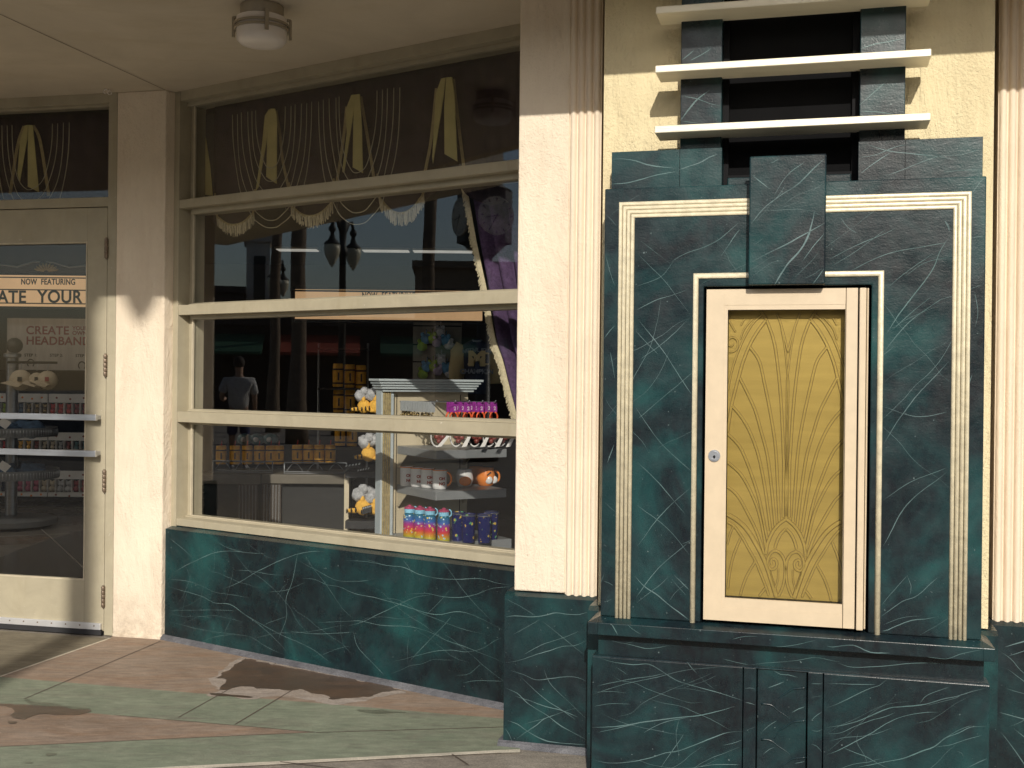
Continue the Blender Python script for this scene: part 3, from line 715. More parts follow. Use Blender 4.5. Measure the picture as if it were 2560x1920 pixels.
ribuz(B([(403, 388), (402, 200)]) + T([(409, 940), (412, 700), (415, 560), (416, 465)]), w=.0036)
ribuz(T([(416, 295), (400, 230), (385, 170), (362, 95), (340, 40)]), w=.0030)
ribuz(T([(416, 462), (403, 330), (392, 240), (375, 150)]), w=.0022)
ribuz(B([(386, 398), (390, 100)]) + T([(388, 930), (383, 800), (373, 600), (355, 400), (330, 230), (285, 100), (250, 45)]))
ribuz(B([(362, 424), (352, 200), (343, 20)]) + T([(330, 800), (305, 650), (275, 500), (240, 350), (182, 262)]))
ribuz(B([(337, 450), (315, 220), (289, 20)]) + T([(252, 780), (215, 650), (170, 550), (120, 450)]))
ribuz(B([(310, 480), (275, 220), (234, 20)]) + T([(182, 780), (130, 690), (74, 622)]))
ribuz(B([(288, 530), (240, 290), (190, 130), (143, 10)]) + T([(108, 855), (45, 792), (20, 775)]))
ribuz(B([(280, 580), (245, 400), (200, 270), (130, 140), (45, 62), (20, 45)]))
ribuz(B([(272, 625), (230, 500), (180, 395), (110, 270), (45, 212), (20, 200)]))
ribuz(T([(285, 95), (235, 160), (185, 245), (142, 350), (118, 435), (95, 520), (72, 612), (58, 700), (46, 780)]), w=.005)
ribuz(T([(262, 60), (205, 115), (155, 195), (112, 290), (78, 390), (55, 490), (44, 560)]), w=.003)
ribuz(T([(200, 90), (150, 150), (125, 215)]), w=.0025); ribuz(T([(52, 95), (70, 130), (95, 170)]), w=.0025); ribuz(T([(150, 90), (128, 130)]), w=.0022)
spi = [(72 + (7 + 5.2 * a / 60) * math.cos(R(a)), 240 + (7 + 6.2 * a / 60) * math.sin(R(a))) for a in range(0, 560, 24)]
ribuz(T(spi), False, .003)
ribuz(B([(280, 625), (290, 560), (320, 490), (360, 440), (403, 410)]), w=.0055)
ribuz(B([(336, 585), (350, 540), (375, 495), (403, 470)]), w=.0045)
ribuz(B([(399, 720), (391, 655), (362, 613), (325, 606), (297, 640), (291, 688), (315, 718), (344, 700), (345, 667), (326, 651), (312, 664), (318, 686)]), w=.0045)
ribuz(B([(401, 690), (391, 790), (372, 850), (350, 892)]), w=.004)
ribuz(B([(356, 712), (353, 780), (337, 832)]), w=.0025); ribuz(B([(302, 722), (316, 770), (335, 830)]), w=.0025)
ribuz(B([(20, 365), (45, 380), (110, 420), (170, 480), (225, 570), (275, 670), (310, 770), (345, 885)]), w=.0075)
ribuz(B([(20, 425), (45, 430), (85, 452), (135, 520), (180, 600), (220, 672), (260, 770), (290, 850), (301, 892)]), w=.0038)
ribuz(B([(125, 527), (87, 620), (62, 720), (48, 830)]), w=.0038); ribuz(B([(215, 668), (167, 750), (136, 830), (121, 890)]), w=.0038); ribuz(B([(277, 832), (252, 862), (230, 893)]), w=.0038)
ribuz(B([(82, 455), (62, 500), (46, 560)]), w=.003)
for zz in (Z3([(400, 715), (620, 700), (860, 715)]), Z3([(860, 1108), (1050, 1085), (1250, 1075)]), Z4([(430, 985), (800, 985), (1400, 1005)])):
    b.ribbon(zz, .008, PD - .0004, 0, jit=.1)
b.build('gold_panel', [M['gold'], M['darkgold']], cd_, fix=False)

# ---------------------------------------------------------------- louvred vent above the case
t = thing('vent_screen', 'tall black opening between marbled posts with thin cream horizontal fins', 'vent', F, (1.09, -.15, 2.29))
for a, c, rows in ((.706, .853, [(.004, (460, 310), (490, 285), (525, 255)), (.004, (500, 310), (550, 285), (612, 248)), (.006, (455, 620), (490, 570), (540, 510), (605, 460)), (.003, (470, 490), (540, 505), (600, 530), (660, 545)), (.003, (455, 622), (500, 628), (545, 630))]),
                   (1.325, 1.475, [(.005, (1375, 250), (1450, 225), (1530, 210), (1600, 195)), (.005, (1370, 540), (1420, 495), (1470, 450), (1510, 415)), (.004, (1375, 570), (1450, 575), (1560, 590))])):
    b = MB(F); b.box(a, c, -.25, -.15, 2.288, 3.04); veins(b, F, -.25, 1480, 0, .4882, rows)
    b.build('post', [M['marble'], M['vein']], t, bevel=.003)
for zt in (2.987, 2.777, 2.569, 2.356):
    b = MB(F); b.box(.629, 1.5485, -.36, -.222, zt - .0255, zt); b.build('fin', M['fin'], t, bevel=.003)

# ---------------------------------------------------------------- marbled wall under the window
t = thing('window_base_wall', 'low green and black marbled wall under the slanted shop window', 'wall', W, (1.1, 0, 0))
b = MB(W); b.prism([(0, 0), (0, .612), (.06, .626), (.24, .626), (.24, 0)], .012, 2.75, 'u')
wv = [(.0045, (70, 375), (130, 335), (200, 300), (310, 250), (420, 235), (540, 245), (640, 250)), (.0042, (380, 465), (480, 420), (600, 350), (700, 300), (820, 255), (920, 237), (1010, 236)), (.0025, (45, 400), (200, 425), (330, 480), (450, 500), (540, 515)),
      (.0042, (45, 445), (240, 505), (330, 545), (420, 555), (500, 610), (600, 680), (700, 770), (770, 850)), (.0028, (45, 595), (200, 590), (380, 590), (470, 595)), (.0028, (45, 655), (200, 695), (330, 720), (450, 735), (540, 750), (640, 810), (760, 865)), (.003, (250, 780), (350, 745), (460, 735)),
      (.0035, (840, 295), (950, 355), (1060, 410), (1180, 415), (1270, 408)), (.0048, (850, 397), (930, 405), (1000, 435), (1080, 450), (1170, 490), (1300, 515), (1420, 550), (1500, 575), (1600, 605), (1680, 615), (1780, 600), (1860, 610), (1950, 650), (2060, 710)),
      (.003, (870, 255), (930, 350), (1010, 450), (1090, 570), (1160, 640)), (.004, (830, 230), (800, 400), (760, 520), (760, 640), (710, 770)), (.0042, (1110, 290), (1250, 300), (1360, 320), (1470, 335), (1560, 375), (1680, 400), (1800, 405), (1930, 400), (2020, 425), (2115, 440)),
      (.0025, (1235, 285), (1290, 300), (1350, 322)), (.0035, (1470, 495), (1600, 490), (1680, 505), (1800, 515), (1900, 495), (2000, 460), (2110, 448)), (.003, (1120, 690), (1240, 650), (1340, 600), (1440, 555), (1540, 510), (1640, 495)),
      (.0032, (930, 665), (1100, 660), (1200, 655), (1340, 680), (1500, 690), (1620, 720), (1720, 770), (1830, 810), (1940, 850), (2065, 905)), (.004, (780, 715), (900, 730), (1050, 730), (1160, 720)), (.0045, (1160, 710), (1185, 800), (1230, 860), (1290, 920), (1350, 980)),
      (.002, (560, 760), (700, 730), (900, 720), (1050, 690), (1120, 680)), (.0032, (1400, 900), (1550, 860), (1660, 835), (1760, 830), (1850, 840), (1940, 820), (2000, 780), (2065, 745)), (.003, (1500, 900), (1600, 790), (1700, 690), (1760, 620)),
      (.002, (1690, 290), (1760, 380), (1830, 480), (1900, 560), (2000, 660)), (.003, (500, 610), (620, 680), (740, 745), (850, 790), (940, 840), (1030, 910)), (.003, (1820, 1025), (1900, 1015), (2060, 1015)), (.002, (1780, 980), (1860, 970), (1930, 910)), (.003, (455, 350), (560, 355), (660, 375), (760, 380)),
      (.003, (50, 150), (130, 215), (200, 280)), (.0022, (620, 680), (700, 650), (760, 625)), (.002, (340, 180), (420, 220), (500, 235)), (.002, (1460, 290), (1500, 340), (1520, 380)), (.002, (650, 480), (760, 470), (880, 420)), (.0018, (270, 420), (250, 500), (240, 560)), (.0018, (240, 200), (235, 250)), (.002, (1580, 640), (1680, 540), (1750, 460))]
veins(b, W, 0, 400, 1280, .4159, wv, .85)
rnd_veins(b, 14, .03, 2.5, .04, .6, 0, 71, (-30, 35), (.0007, .0014), (.25, .7))
rnd_veins(b, 10, .03, 2.5, .04, .6, 0, 72, (50, 110), (.0006, .0012), (.1, .3))
b.build('marble_face', [M['marble'], M['vein']], t)
b = MB(W); b.prism([(-.024, -.005), (-.016, .012), (-.001, .026), (.1, .026), (.1, -.005)], .0, 2.6, 'u'); b.build('skirting', M['kick'], t)

# ---------------------------------------------------------------- shop window
t = thing('shop_window', 'large slanted shop window with four wide khaki framed panes', 'window', W, (1.2, .05, .626))
U0, U1 = .038, 2.75
b = MB(W)
b.box(-.004, U0, .048, .20, .62, 3.04); b.box(U0, .078, .128, .20, .62, 3.04)
b.box(U0 + .001, U1, .05, .20, 2.987, 3.04); b.prism([(.10, 2.987), (.10, 2.966), (.19, 2.966), (.19, 2.987)], U0 + .001, U1, 'u')
b.prism([(.05, .6275), (.05, .664), (.062, .668), (.112, .672), (.112, .678), (.2, .678), (.2, .6275)], U0 + .001, U1, 'u')
fo = b.build('frame', M['khaki'], t, bevel=.002)
b = MB(W); b.box(.0785, .088, .112, .124, .68, 2.965); b.box(.0885, U1, .112, .1235, .679, .684); b.build('glazing_bead', M['khakilite'], fo)
for z0, z1, lt, lb in ((2.39, 2.437, 2.45, 2.36), (1.797, 1.852, 1.866, 1.775), (1.203, 1.261, 1.276, 1.19)):
    b = MB(W); b.box(U0 + .0012, U1, .05, .19, z0, z1); b.prism([(.085, z1), (.085, z1 + .005), (.105, lt), (.18, lt), (.18, z1)], U0 + .042, U1, 'u'); b.prism([(.10, z0), (.10, lb), (.18, lb), (.18, z0)], U0 + .042, U1, 'u')
    b.build('mullion', M['khaki'], t, bevel=.002)
for z0, z1 in ((.676, 1.192), (1.274, 1.777), (1.864, 2.362), (2.448, 2.968)):
    b = MB(W); b.box(.076, U1, .126, .131, z0, z1); b.build('pane', M['glass'], t)

# ---------------------------------------------------------------- column between door and window
t = thing('column', 'cream stucco column between the glass door and the slanted window', 'column', D, (.15, 0, 0))
wl = lambda u, d: D.loc(*W.world(u, d))
b = MB(D); b.prism([(0, 0), (.3, 0), wl(-.003, .052), wl(-.003, .25), (0.0, .30)], -.004, 3.04, 'z'); b.build('shaft', M['pink'], t, bevel=.006)
b = MB(D); b.box(.002, .298, -.006, .05, -.004, .016); b.build('foot', M['pink'], t, bevel=.004)

# ---------------------------------------------------------------- entrance door
t = thing('door_frame', 'khaki metal door frame with a wide transom pane above the glass door', 'door frame', D, (-.5, .0, 0))
b = MB(D)
for u0, u1 in ((-.056, -.0015), (-1.07, -1.012)): b.box(u0, u1, .004, .12, 0, 3.04)
b.box(-1.012, -.056, .005, .12, 2.405, 2.458); b.box(-1.012, -.056, .005, .12, 2.986, 3.04); b.box(-1.0118, -.0562, .03, .1, 2.972, 2.986)
b.build('frame', M['khaki'], t, bevel=.002)
b = MB(D); b.box(-1.012, -.056, .05, .055, 2.458, 2.973); b.build('transom_pane', M['doorglass'], t)
t = thing('entrance_door', 'khaki framed glass entrance door with two steel push bars and bronze hinges', 'door', D, (-.06, .02, 0))
b = MB(D); ring(b, -1.008, -.0605, .022, 2.4, -.885, -.184, .30, 2.21, .008, .052); b.build('leaf_frame', M['khaki'], t, bevel=.002)
b = MB(D); ring(b, -.885, -.184, .30, 2.21, -.877, -.192, .308, 2.202, .006, .03); b.build('glazing_bead', M['khakilite'], t)
b = MB(D); b.box(-.88, -.188, .032, .037, .305, 2.206); b.build('pane', M['doorglass'], t)
for zc in (1.222, 1.020):
    b = MB(D); b.box(-.99, -.078, -.062, -.040, zc - .017, zc + .017); b.box(-.97, -.94, -.04, .008, zc - .012, zc + .012); b.box(-.12, -.09, -.04, .008, zc - .012, zc + .012); b.build('push_bar', M['steel'], t, bevel=.002)
for y0, y1, x in ((596, 646, 264), (886, 940, 261), (1175, 1229, 258), (1465, 1517, 256)):
    u, z1 = D.at(x, y0, 0); _, z0 = D.at(x, y1, 0); b = MB(D); u = -.058
    for k in range(5):
        h = (z1 - z0) / 5; b.lathe([(.010, z0 + k * h + .001), (.0105, z0 + k * h + .002), (.0105, z0 + (k + 1) * h - .003), (.010, z0 + (k + 1) * h - .002)], (u, -.004), 12)
    b.tube([(u, -.004, z0 - .006), (u, -.004, z1 + .005)], .006, 8); b.build('hinge', M['bronze'], t, auto=50)
b = MB(D); b.box(-1.0, -.072, -.008, .0075, .030, .066); sw = b.build('sweep', M['alu'], t, bevel=.002)
b = MB(D); b.box(-1.0, -.066, -.010, .03, .002, .0295); b.build('rubber_seal', M['rubber'], sw)
for u in (-.11, -.20, -.29, -.38, -.47, -.56, -.65):
    b = MB(D); disc(b, (u, .052), .004, -.0105, -.008, 10); b.build('screw', M['bronze'], sw)

# ================================================================ inside the shop
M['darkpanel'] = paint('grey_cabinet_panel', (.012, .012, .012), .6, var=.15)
M['plum'] = paint('plum_velvet', (.040, .026, .034), .95, var=.25, vs=12, spec=.1)
M['purple'] = paint('purple_velvet', (.085, .05, .11), .85, var=.3, vs=60, bump=.001, bs=300, spec=.2)
M['satin'] = paint('gold_satin', (.58, .50, .20), .5, var=.12, vs=9, bump=.003, bs=9)
M['braid'] = paint('old_gold_braid', (.42, .33, .16), .8, var=.2, vs=80)
M['fringe'] = paint('cream_fringe', (.66, .57, .38), .9, var=.15, vs=90)
M['cord'] = paint('pale_cord', (.55, .50, .36), .8, var=.1)
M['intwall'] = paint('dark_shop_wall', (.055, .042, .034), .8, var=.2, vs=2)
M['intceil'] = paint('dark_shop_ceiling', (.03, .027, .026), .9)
M['tile1'] = paint('shop_floor_tile', (.27, .245, .215), .22, var=.15, vs=2.5)
M['tile2'] = paint('shop_floor_brown', (.22, .165, .13), .25, var=.15, vs=2.5)
M['tile3'] = paint('shop_floor_dark', (.13, .122, .115), .22, var=.15, vs=2.5)
M['seam'] = paint('floor_seam', (.34, .31, .27), .5)
M['board'] = paint('backlit_board', (.70, .43, .22), .6, var=.06, vs=4, emit=.62)
M['letter'] = paint('black_letter', (.012, .010, .010), .5)
M['white'] = paint('white_card', (.72, .70, .68), .6, var=.05)
M['poster'] = paint('poster_paper', (.62, .60, .60), .6, var=.12, vs=6, stretch=(3, 1, .4))
M['maroon'] = paint('maroon_ink', (.24, .02, .03), .5)
M['shelfgrey'] = paint('grey_shelf_metal', (.29, .30, .31), .38, .3, var=.08)
M['panel'] = paint('warm_display_panel', (.56, .48, .34), .5, var=.08, vs=4)
M['bluegrey'] = paint('blue_grey_crown', (.47, .52, .54), .5, var=.06)
M['postgold'] = paint('gold_flute', (.46, .36, .18), .5, .2, var=.3, vs=60)
M['darkwood'] = paint('dark_wood', (.05, .035, .024), .5, var=.25, vs=6, stretch=(1, 1, .2))
M['tabletop'] = paint('taupe_table', (.13, .112, .085), .5, var=.12, vs=5)
M['drum'] = paint('amber_drum', (.80, .40, .03), .45, var=.2, vs=25)
M['drumband'] = paint('dark_band', (.05, .03, .02), .5)
M['red'] = paint('red_plastic', (.45, .03, .03), .4)
M['teal'] = paint('teal_plastic', (.05, .13, .14), .3)
M['mugwhite'] = paint('glazed_white', (.66, .65, .64), .22, var=.02)
M['mugorange'] = paint('glazed_orange', (.78, .24, .045), .25, var=.05)
M['mugred'] = paint('brick_red_ink', (.30, .05, .03), .5)
M['lidblue'] = paint('sky_blue_lid', (.25, .55, .75), .4)
M['lidred'] = paint('raspberry_lid', (.42, .06, .14), .4)
M['navy'] = paint('navy_cloth', (.012, .016, .040), .85, var=.2)
M['sleeve'] = paint('tan_sleeve', (.40, .32, .17), .85, var=.1)
M['greytext'] = paint('slate_print', (.13, .15, .19), .8)
M['yellowfelt'] = paint('yellow_felt', (.75, .42, .07), .9, var=.15, vs=40)
M['fluff'] = paint('grey_fluff', (.42, .42, .43), .95, var=.25, vs=50, bump=.006, bs=120)
M['cap'] = paint('tan_cap', (.50, .42, .31), .85, var=.12)
M['denim'] = paint('blue_cloth', (.045, .085, .15), .85, var=.5, vs=18)
M['greenplush'] = paint('lime_plush', (.22, .33, .04), .9, var=.2)
M['blueplush'] = paint('blue_plush', (.09, .22, .36), .9, var=.2)
M['lilac'] = paint('lilac_plush', (.30, .24, .33), .9, var=.2)
M['silvercard'] = paint('silver_card', (.40, .42, .43), .4, .2, var=.15, vs=200)
M['beads'] = paint('dark_gilt_beads', (.30, .22, .10), .25, .6, var=.6, vs=90)
M['purplecard'] = paint('purple_card', (.28, .03, .27), .5, var=.4, vs=60)
M['lilacink'] = paint('lilac_ink', (.62, .45, .60), .5)
M['orangeband'] = paint('orange_rubber', (.80, .12, .03), .45, var=.2, vs=60)
M['copper'] = paint('maroon_puff', (.22, .05, .04), .4, var=.4, vs=60)
M['clear'] = paint('clear_lamp_diffuser', (.9, .85, .75), .5, emit=.40)
M['lit'] = paint('added_fill_diffuser', (.9, .82, .70), .5, emit=7.0)  # glow of the added fill lights
def rainbow():
    t = NT('rainbow_print'); sp = t.n('ShaderNodeSeparateXYZ'); t.l(t.pos, sp.inputs[0])
    m = t.n('ShaderNodeMapRange'); m.inputs['From Min'].default_value = .615; m.inputs['From Max'].default_value = .745; t.l(sp.outputs['Z'], m.inputs['Value'])
    base = t.ramp(m.outputs[0], [(.0, (.42, .50, .04)), (.2, (.60, .28, .03)), (.36, (.62, .05, .06)), (.58, (.36, .03, .22)), (.74, (.04, .12, .40)), (1.0, (.01, .13, .18))])
    v = t.n('ShaderNodeTexVoronoi'); v.inputs['Scale'].default_value = 62; t.l(t.pos, v.inputs['Vector'])
    msk = t.ramp(v.outputs['Distance'], [(.33, 1), (.37, 0)])
    sel = t.ramp(t.noise(55, 1), [(.50, 0), (.53, 1)])
    mm = t.n('ShaderNodeMath'); mm.operation = 'MULTIPLY'; t.l(msk, mm.inputs[0]); t.l(sel, mm.inputs[1])
    spot = t.mix(t.ramp(t.noise(47, 0), [(.46, 0), (.5, 1)]), (.35, .55, .68), (.75, .55, .08))
    return t.fin(t.mix(mm.outputs[0], base, spot), .25)
M['rainbow'] = rainbow()
def tumblerprint():
    t = NT('blue_tumbler_print')
    v = t.n('ShaderNodeTexVoronoi'); v.inputs['Scale'].default_value = 38; t.l(t.pos, v.inputs['Vector'])
    msk = t.ramp(v.outputs['Distance'], [(.30, 1), (.34, 0)])
    sel = t.ramp(t.noise(31, 1), [(.50, 0), (.53, 1)])
    mm = t.n('ShaderNodeMath'); mm.operation = 'MULTIPLY'; t.l(msk, mm.inputs[0]); t.l(sel, mm.inputs[1])
    spot = t.mix(t.ramp(t.noise(37, 0), [(.48, 0), (.52, 1)]), (.16, .52, .22), (.80, .55, .10))
    return t.fin(t.mix(mm.outputs[0], (.012, .018, .13), spot), .2, .3)
M['tumbler'] = tumblerprint()

q = X.at
# shell of the shop
b = MB(X)
W0 = [tuple(W.world(u, .05)) for u in (0.0, 2.7)]; D0 = [tuple(D.world(u, .06)) for u in (-3.4, 0.0)]
poly = [(-12, 15.5), (-12, D0[0][1]), D0[0], D0[1], W0[0], W0[1], (4.5, W0[1][1]), (4.5, 15.5)]
b.add([(x, y, .003) for x, y in poly], [tuple(range(len(poly)))])
def fp(mi, *pts): b.add([(*gpt(x, y, .0045), .0045) for x, y in pts], [tuple(range(len(pts)))], mi)
fp(1, (-60, 1346), (118, 1338), (130, 1345), (70, 1360), (-60, 1366)); fp(2, (130, 1346), (215, 1322), (230, 1560), (-60, 1560), (-60, 1420), (40, 1376))
fp(2, (700, 1180), (1300, 1180), (1300, 1300), (700, 1300)); fp(1, (420, 1250), (680, 1240), (680, 1330), (420, 1350))
for p, e in (((-60, 1344), (170, 1334)), ((102, 1322), (130, 1346)), ((130, 1346), (215, 1425))):
    a, c = Vector(gpt(*p, .0062)), Vector(gpt(*e, .0062)); n = (c - a).normalized(); n = Vector((-n.y, n.x)) * .006
    b.add([(*(a + n), .0062), (*(a - n), .0062), (*(c - n), .0062), (*(c + n), .0062)], [(0, 1, 2, 3)], 3)
tag(b.build('shop_floor', [M['tile1'], M['tile2'], M['tile3'], M['seam']], fix=False), None, None, kind='structure')
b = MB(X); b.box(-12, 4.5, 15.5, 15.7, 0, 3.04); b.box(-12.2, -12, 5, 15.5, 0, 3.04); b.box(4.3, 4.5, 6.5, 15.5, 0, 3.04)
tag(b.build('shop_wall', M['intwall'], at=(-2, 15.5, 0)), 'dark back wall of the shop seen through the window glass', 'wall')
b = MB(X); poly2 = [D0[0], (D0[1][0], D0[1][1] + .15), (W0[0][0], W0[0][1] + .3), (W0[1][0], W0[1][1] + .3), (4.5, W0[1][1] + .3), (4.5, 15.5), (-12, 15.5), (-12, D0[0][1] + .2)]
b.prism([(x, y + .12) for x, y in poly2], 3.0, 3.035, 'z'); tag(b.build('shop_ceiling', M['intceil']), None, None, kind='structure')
for px0, px1, py, Y in ((905, 1020, 655, 13.4), (1032, 1190, 652, 13.4), (690, 790, 657, 13.4), (0, 120, 600, 12.0)):
    (u0, z), (u1, _) = q(px0, py, Y), q(px1, py, Y)
    t = thing('ceiling_light', {905: 'flat lit ceiling light strip inside the shop, middle one seen in the window', 1032: 'flat lit ceiling light strip inside the shop, nearest the purple curtain', 690: 'flat lit ceiling light strip inside the shop, behind the reflected lamp globes', 0: 'flat lit ceiling light inside the shop behind the top of the glass door'}[px0], 'ceiling light', X, ((u0 + u1) / 2, Y, 2.97), 'ceiling lights in the shop')
    b = MB(X); b.box(u0 - .02, u1 + .02, Y - .02, Y + .22, 2.975, 2.999); b.build('housing', M['lampmetal'], t)
    b = MB(X); b.box(u0, u1, Y, Y + .2, 2.966, 2.976); b.build('diffuser', M['clear'], t)

for k, xc in enumerate((-6.9, -5.5, -4.1)):  # unseen fill lights, added to brighten the shop interior
    t = thing('ceiling_light', f'unseen fill light added under the shop ceiling, {["first", "second", "third"][k]} from the door side', 'ceiling light', X, (xc, 9.2, 2.97), 'ceiling lights in the shop')
    b = MB(X); b.box(xc - .42, xc + .42, 8.9, 9.5, 2.975, 2.999); b.build('housing', M['lampmetal'], t)
    b = MB(X); b.box(xc - .4, xc + .4, 8.92, 9.48, 2.966, 2.976); b.build('diffuser', M['lit'], t)

# ---- valance behind the top panes
VD = .27
def w4(pts, d): return [W.at(400 + x * .4159, 100 + y * .4159, d) for x, y in pts]
t = thing('window_valance', 'dark plum valance with gold tails, cords and fringe across the top of the shop window', 'valance', W, (1.2, VD, 3.0))
b = MB(W); nu, nz = 150, 14; uu0, uu1 = .09, 2.72
cs = [W.at(x, 560, VD)[0] for x in (587, 782, 1003, 1240)]; zlow = W.at(782, 556, VD)[1]
def vbot(u):
    k = min(abs(u - c) for c in cs); return zlow + min(.16, (k / .22) ** 2 * .11)
vs_ = []
for i in range(nu + 1):
    u = uu0 + (uu1 - uu0) * i / nu; zb = vbot(u)
    for j in range(nz + 1):
        x = j / nz; z = 3.0 + (zb - 3.0) * x
        vs_.append((u, VD + .018 * math.sin(u * 46 + .6 * math.sin(z * 5)) * (.4 + .6 * x) + .012 * math.sin(u * 19 + 2), z))
b.add(vs_, [(i * (nz + 1) + j, (i + 1) * (nz + 1) + j, (i + 1) * (nz + 1) + j + 1, i * (nz + 1) + j + 1) for i in range(nu) for j in range(nz)], 0, True)
o = b.build('drape', M['plum'], t, fix=False); so = o.modifiers.new('thick', 'SOLIDIFY'); so.thickness = .004
def flat(name, pts, d, m, par, fr=W, th=.004):
    b = MB(fr); b.prism(pts, d, d + th); return b.build(name, m, par)
def band(name, pts, d, w, m, par, fr=W):
    c = curve(pts, .02); b = MB(fr); P = []
    for i, p in enumerate(c):
        tt = (c[min(i + 1, len(c) - 1)] - c[max(i - 1, 0)]).normalized(); P.append((p, Vector((-tt.y, tt.x)) * w / 2))
    for d_ in (d, d + .004): b.add([(v.x, d_, v.y) for p, n in P for v in (p + n, p - n)], [(2 * i, 2 * i + 1, 2 * i + 3, 2 * i + 2) for i in range(len(P) - 1)])
    return b.build(name, m, par)
JD = VD - .06
for left, right, b1, b2 in (
    ([(655, 415), (630, 455), (612, 640), (575, 905), (592, 880), (640, 600), (660, 430)], [(662, 413), (690, 412), (702, 450), (700, 865), (638, 822), (645, 560)], None, [(697, 425), (718, 560), (735, 720), (770, 885)]),
    ([(1150, 330), (1170, 328), (1165, 420), (1105, 800), (1095, 790), (1122, 560), (1115, 420)], [(1170, 328), (1200, 325), (1212, 520), (1218, 800), (1158, 765), (1162, 500)], [(1120, 400), (1100, 600), (1060, 860)], [(1205, 340), (1245, 580), (1285, 830)]),
    ([(1690, 232), (1716, 225), (1705, 330), (1640, 742), (1636, 700), (1658, 320)], [(1720, 225), (1755, 222), (1770, 330), (1786, 730), (1710, 685), (1708, 400)], [(1660, 290), (1628, 600), (1590, 800)], [(1762, 235), (1792, 500), (1828, 790)]),
    ([(235, 470), (246, 480), (260, 900), (235, 890)], [(248, 490), (262, 520), (300, 760), (315, 935), (262, 930)], None, None)):
    j = flat('satin_tail', w4(left, JD), JD, M['satin'], t); flat('satin_tail', w4(right, JD - .012), JD - .012, M['satin'], t)
    if b1: band('braid_edge', w4(b1, JD + .02), JD + .02, .016, M['braid'], t)
    if b2: band('braid_edge', w4(b2, JD + .02), JD + .02, .016, M['braid'], t)
def cords(cx, starts, ends, bots, fr, conv, d, par):
    for (xs, ys), (xe, ye), bot in zip(starts, ends, bots):
        pts = []
        for k in range(25):
            ph = math.pi * k / 24; c = math.cos(ph); s = math.sin(ph)
            x = cx - (cx - xs) * c * (1.0 if abs(c) > .5 else 1) if c > 0 else cx + (xe - cx) * (-c)
            y0 = ys if c > 0 else ye
            pts.append((x, y0 + (bot - y0) * s ** .85))
        c = curve([p for p in conv(pts, d)], .03); b = MB(fr); b.tube([(p.x, d + .004 * math.sin(p.x * 60), p.y) for p in c], .0023, 5); b.build('cord', M['cord'], par)
st = [(435, 450), (463, 445), (492, 436), (525, 430), (552, 428), (578, 425)]; en = [(915, 372), (880, 380), (850, 383), (815, 388), (785, 395), (755, 400)]; bo = [1130, 1085, 1000, 930, 850, 770]
cords(665, st, en, bo, W, w4, JD - .03, t)
cords(1180, [(950, 370), (982, 360), (1018, 352), (1055, 346), (1078, 342)], [(1440, 285), (1405, 287), (1370, 292), (1335, 298), (1305, 304)], [1110, 1040, 960, 880, 800], W, w4, JD - .03, t)
def fringe(name, pts, d, fr, L, m, par, seed, side=None, fray=.35, wd=.004):
    c = curve(pts, .0036); rg = random.Random(seed); b = MB(fr)
    for i, p in enumerate(c):
        tt = (c[min(i + 1, len(c) - 1)] - c[max(i - 1, 0)]).normalized()
        e = Vector((0, -1)) if side is None else (Vector((-tt.y, tt.x)) * side + Vector((0, -.9))).normalized()
        l = L * (1 - fray * rg.random()); sw = rg.uniform(-.004, .004); o = rg.uniform(-.004, .004); n = Vector((-e.y, e.x)) * wd / 2
        z1 = p + e * l + Vector((sw, 0)); mid = p + e * l * .5 + Vector((sw * .8, 0))
        b.add([(v.x, d + o + k, v.y) for k, s_ in ((0, p), (.003, mid), (.006, z1)) for v in (s_ + n, s_ - n)], [(0, 1, 3, 2), (2, 3, 5, 4)])
    for i in range(len(c) - 1):
        pass
    return b.build(name, m, par, fix=False)
for k, (cxp, hw, ytop, ybot) in enumerate(((587, 46, 533, 562), (778, 52, 506, 540), (1003, 56, 484, 533))):
    pts = [W.at(cxp + hw * s, ytop - 4 * s + (ybot - ytop) * (1 - abs(s) ** 2.2), VD - .035) for s in [i / 6 for i in range(-6, 7)]]
    up = [W.at(cxp - hw - 4, ytop - 50, VD - .035)] + pts + [W.at(cxp + hw + 4, ytop - 60, VD - .035)]
    fringe('fringe', pts, VD - .035, W, .068, M['fringe'], t, k); band('braid_edge', up, VD - .036, .012, M['braid'], t)
    sw_ = MB(W); sw_.prism([W.at(cxp - hw, 400, VD - .03)] + pts + [W.at(cxp + hw, 380, VD - .03)], VD - .03, VD - .026); sw_.build('swag', M['plum'], t)
# transom valance
t = thing('transom_valance', 'small dark valance with one gold tail and cords behind the door transom pane', 'valance', D, (-.5, .2, 2.98))
w1 = lambda pts, d: [D.at(x * .28933, y * .28933, d) for x, y in pts]
TD = .2
b = MB(D)
vs_ = []; nu = 60; nz = 6
for i in range(nu + 1):
    u = -1.2 + 1.17 * i / nu
    for j in range(nz + 1): vs_.append((u, TD + .03 + .012 * math.sin(u * 48), 2.99 - .52 * j / nz))
b.add(vs_, [(i * (nz + 1) + j, (i + 1) * (nz + 1) + j, (i + 1) * (nz + 1) + j + 1, i * (nz + 1) + j + 1) for i in range(nu) for j in range(nz)], 0, True)
o = b.build('drape', M['plum'], t, fix=False); so = o.modifiers.new('thick', 'SOLIDIFY'); so.thickness = .004
flat('satin_tail', w1([(212, 1085), (242, 1080), (234, 1200), (170, 1575), (150, 1500), (172, 1220)], TD), TD, M['satin'], t, D)
flat('satin_tail', w1([(245, 1080), (282, 1082), (302, 1300), (335, 1660), (240, 1612), (240, 1300)], TD - .01), TD - .01, M['satin'], t, D)
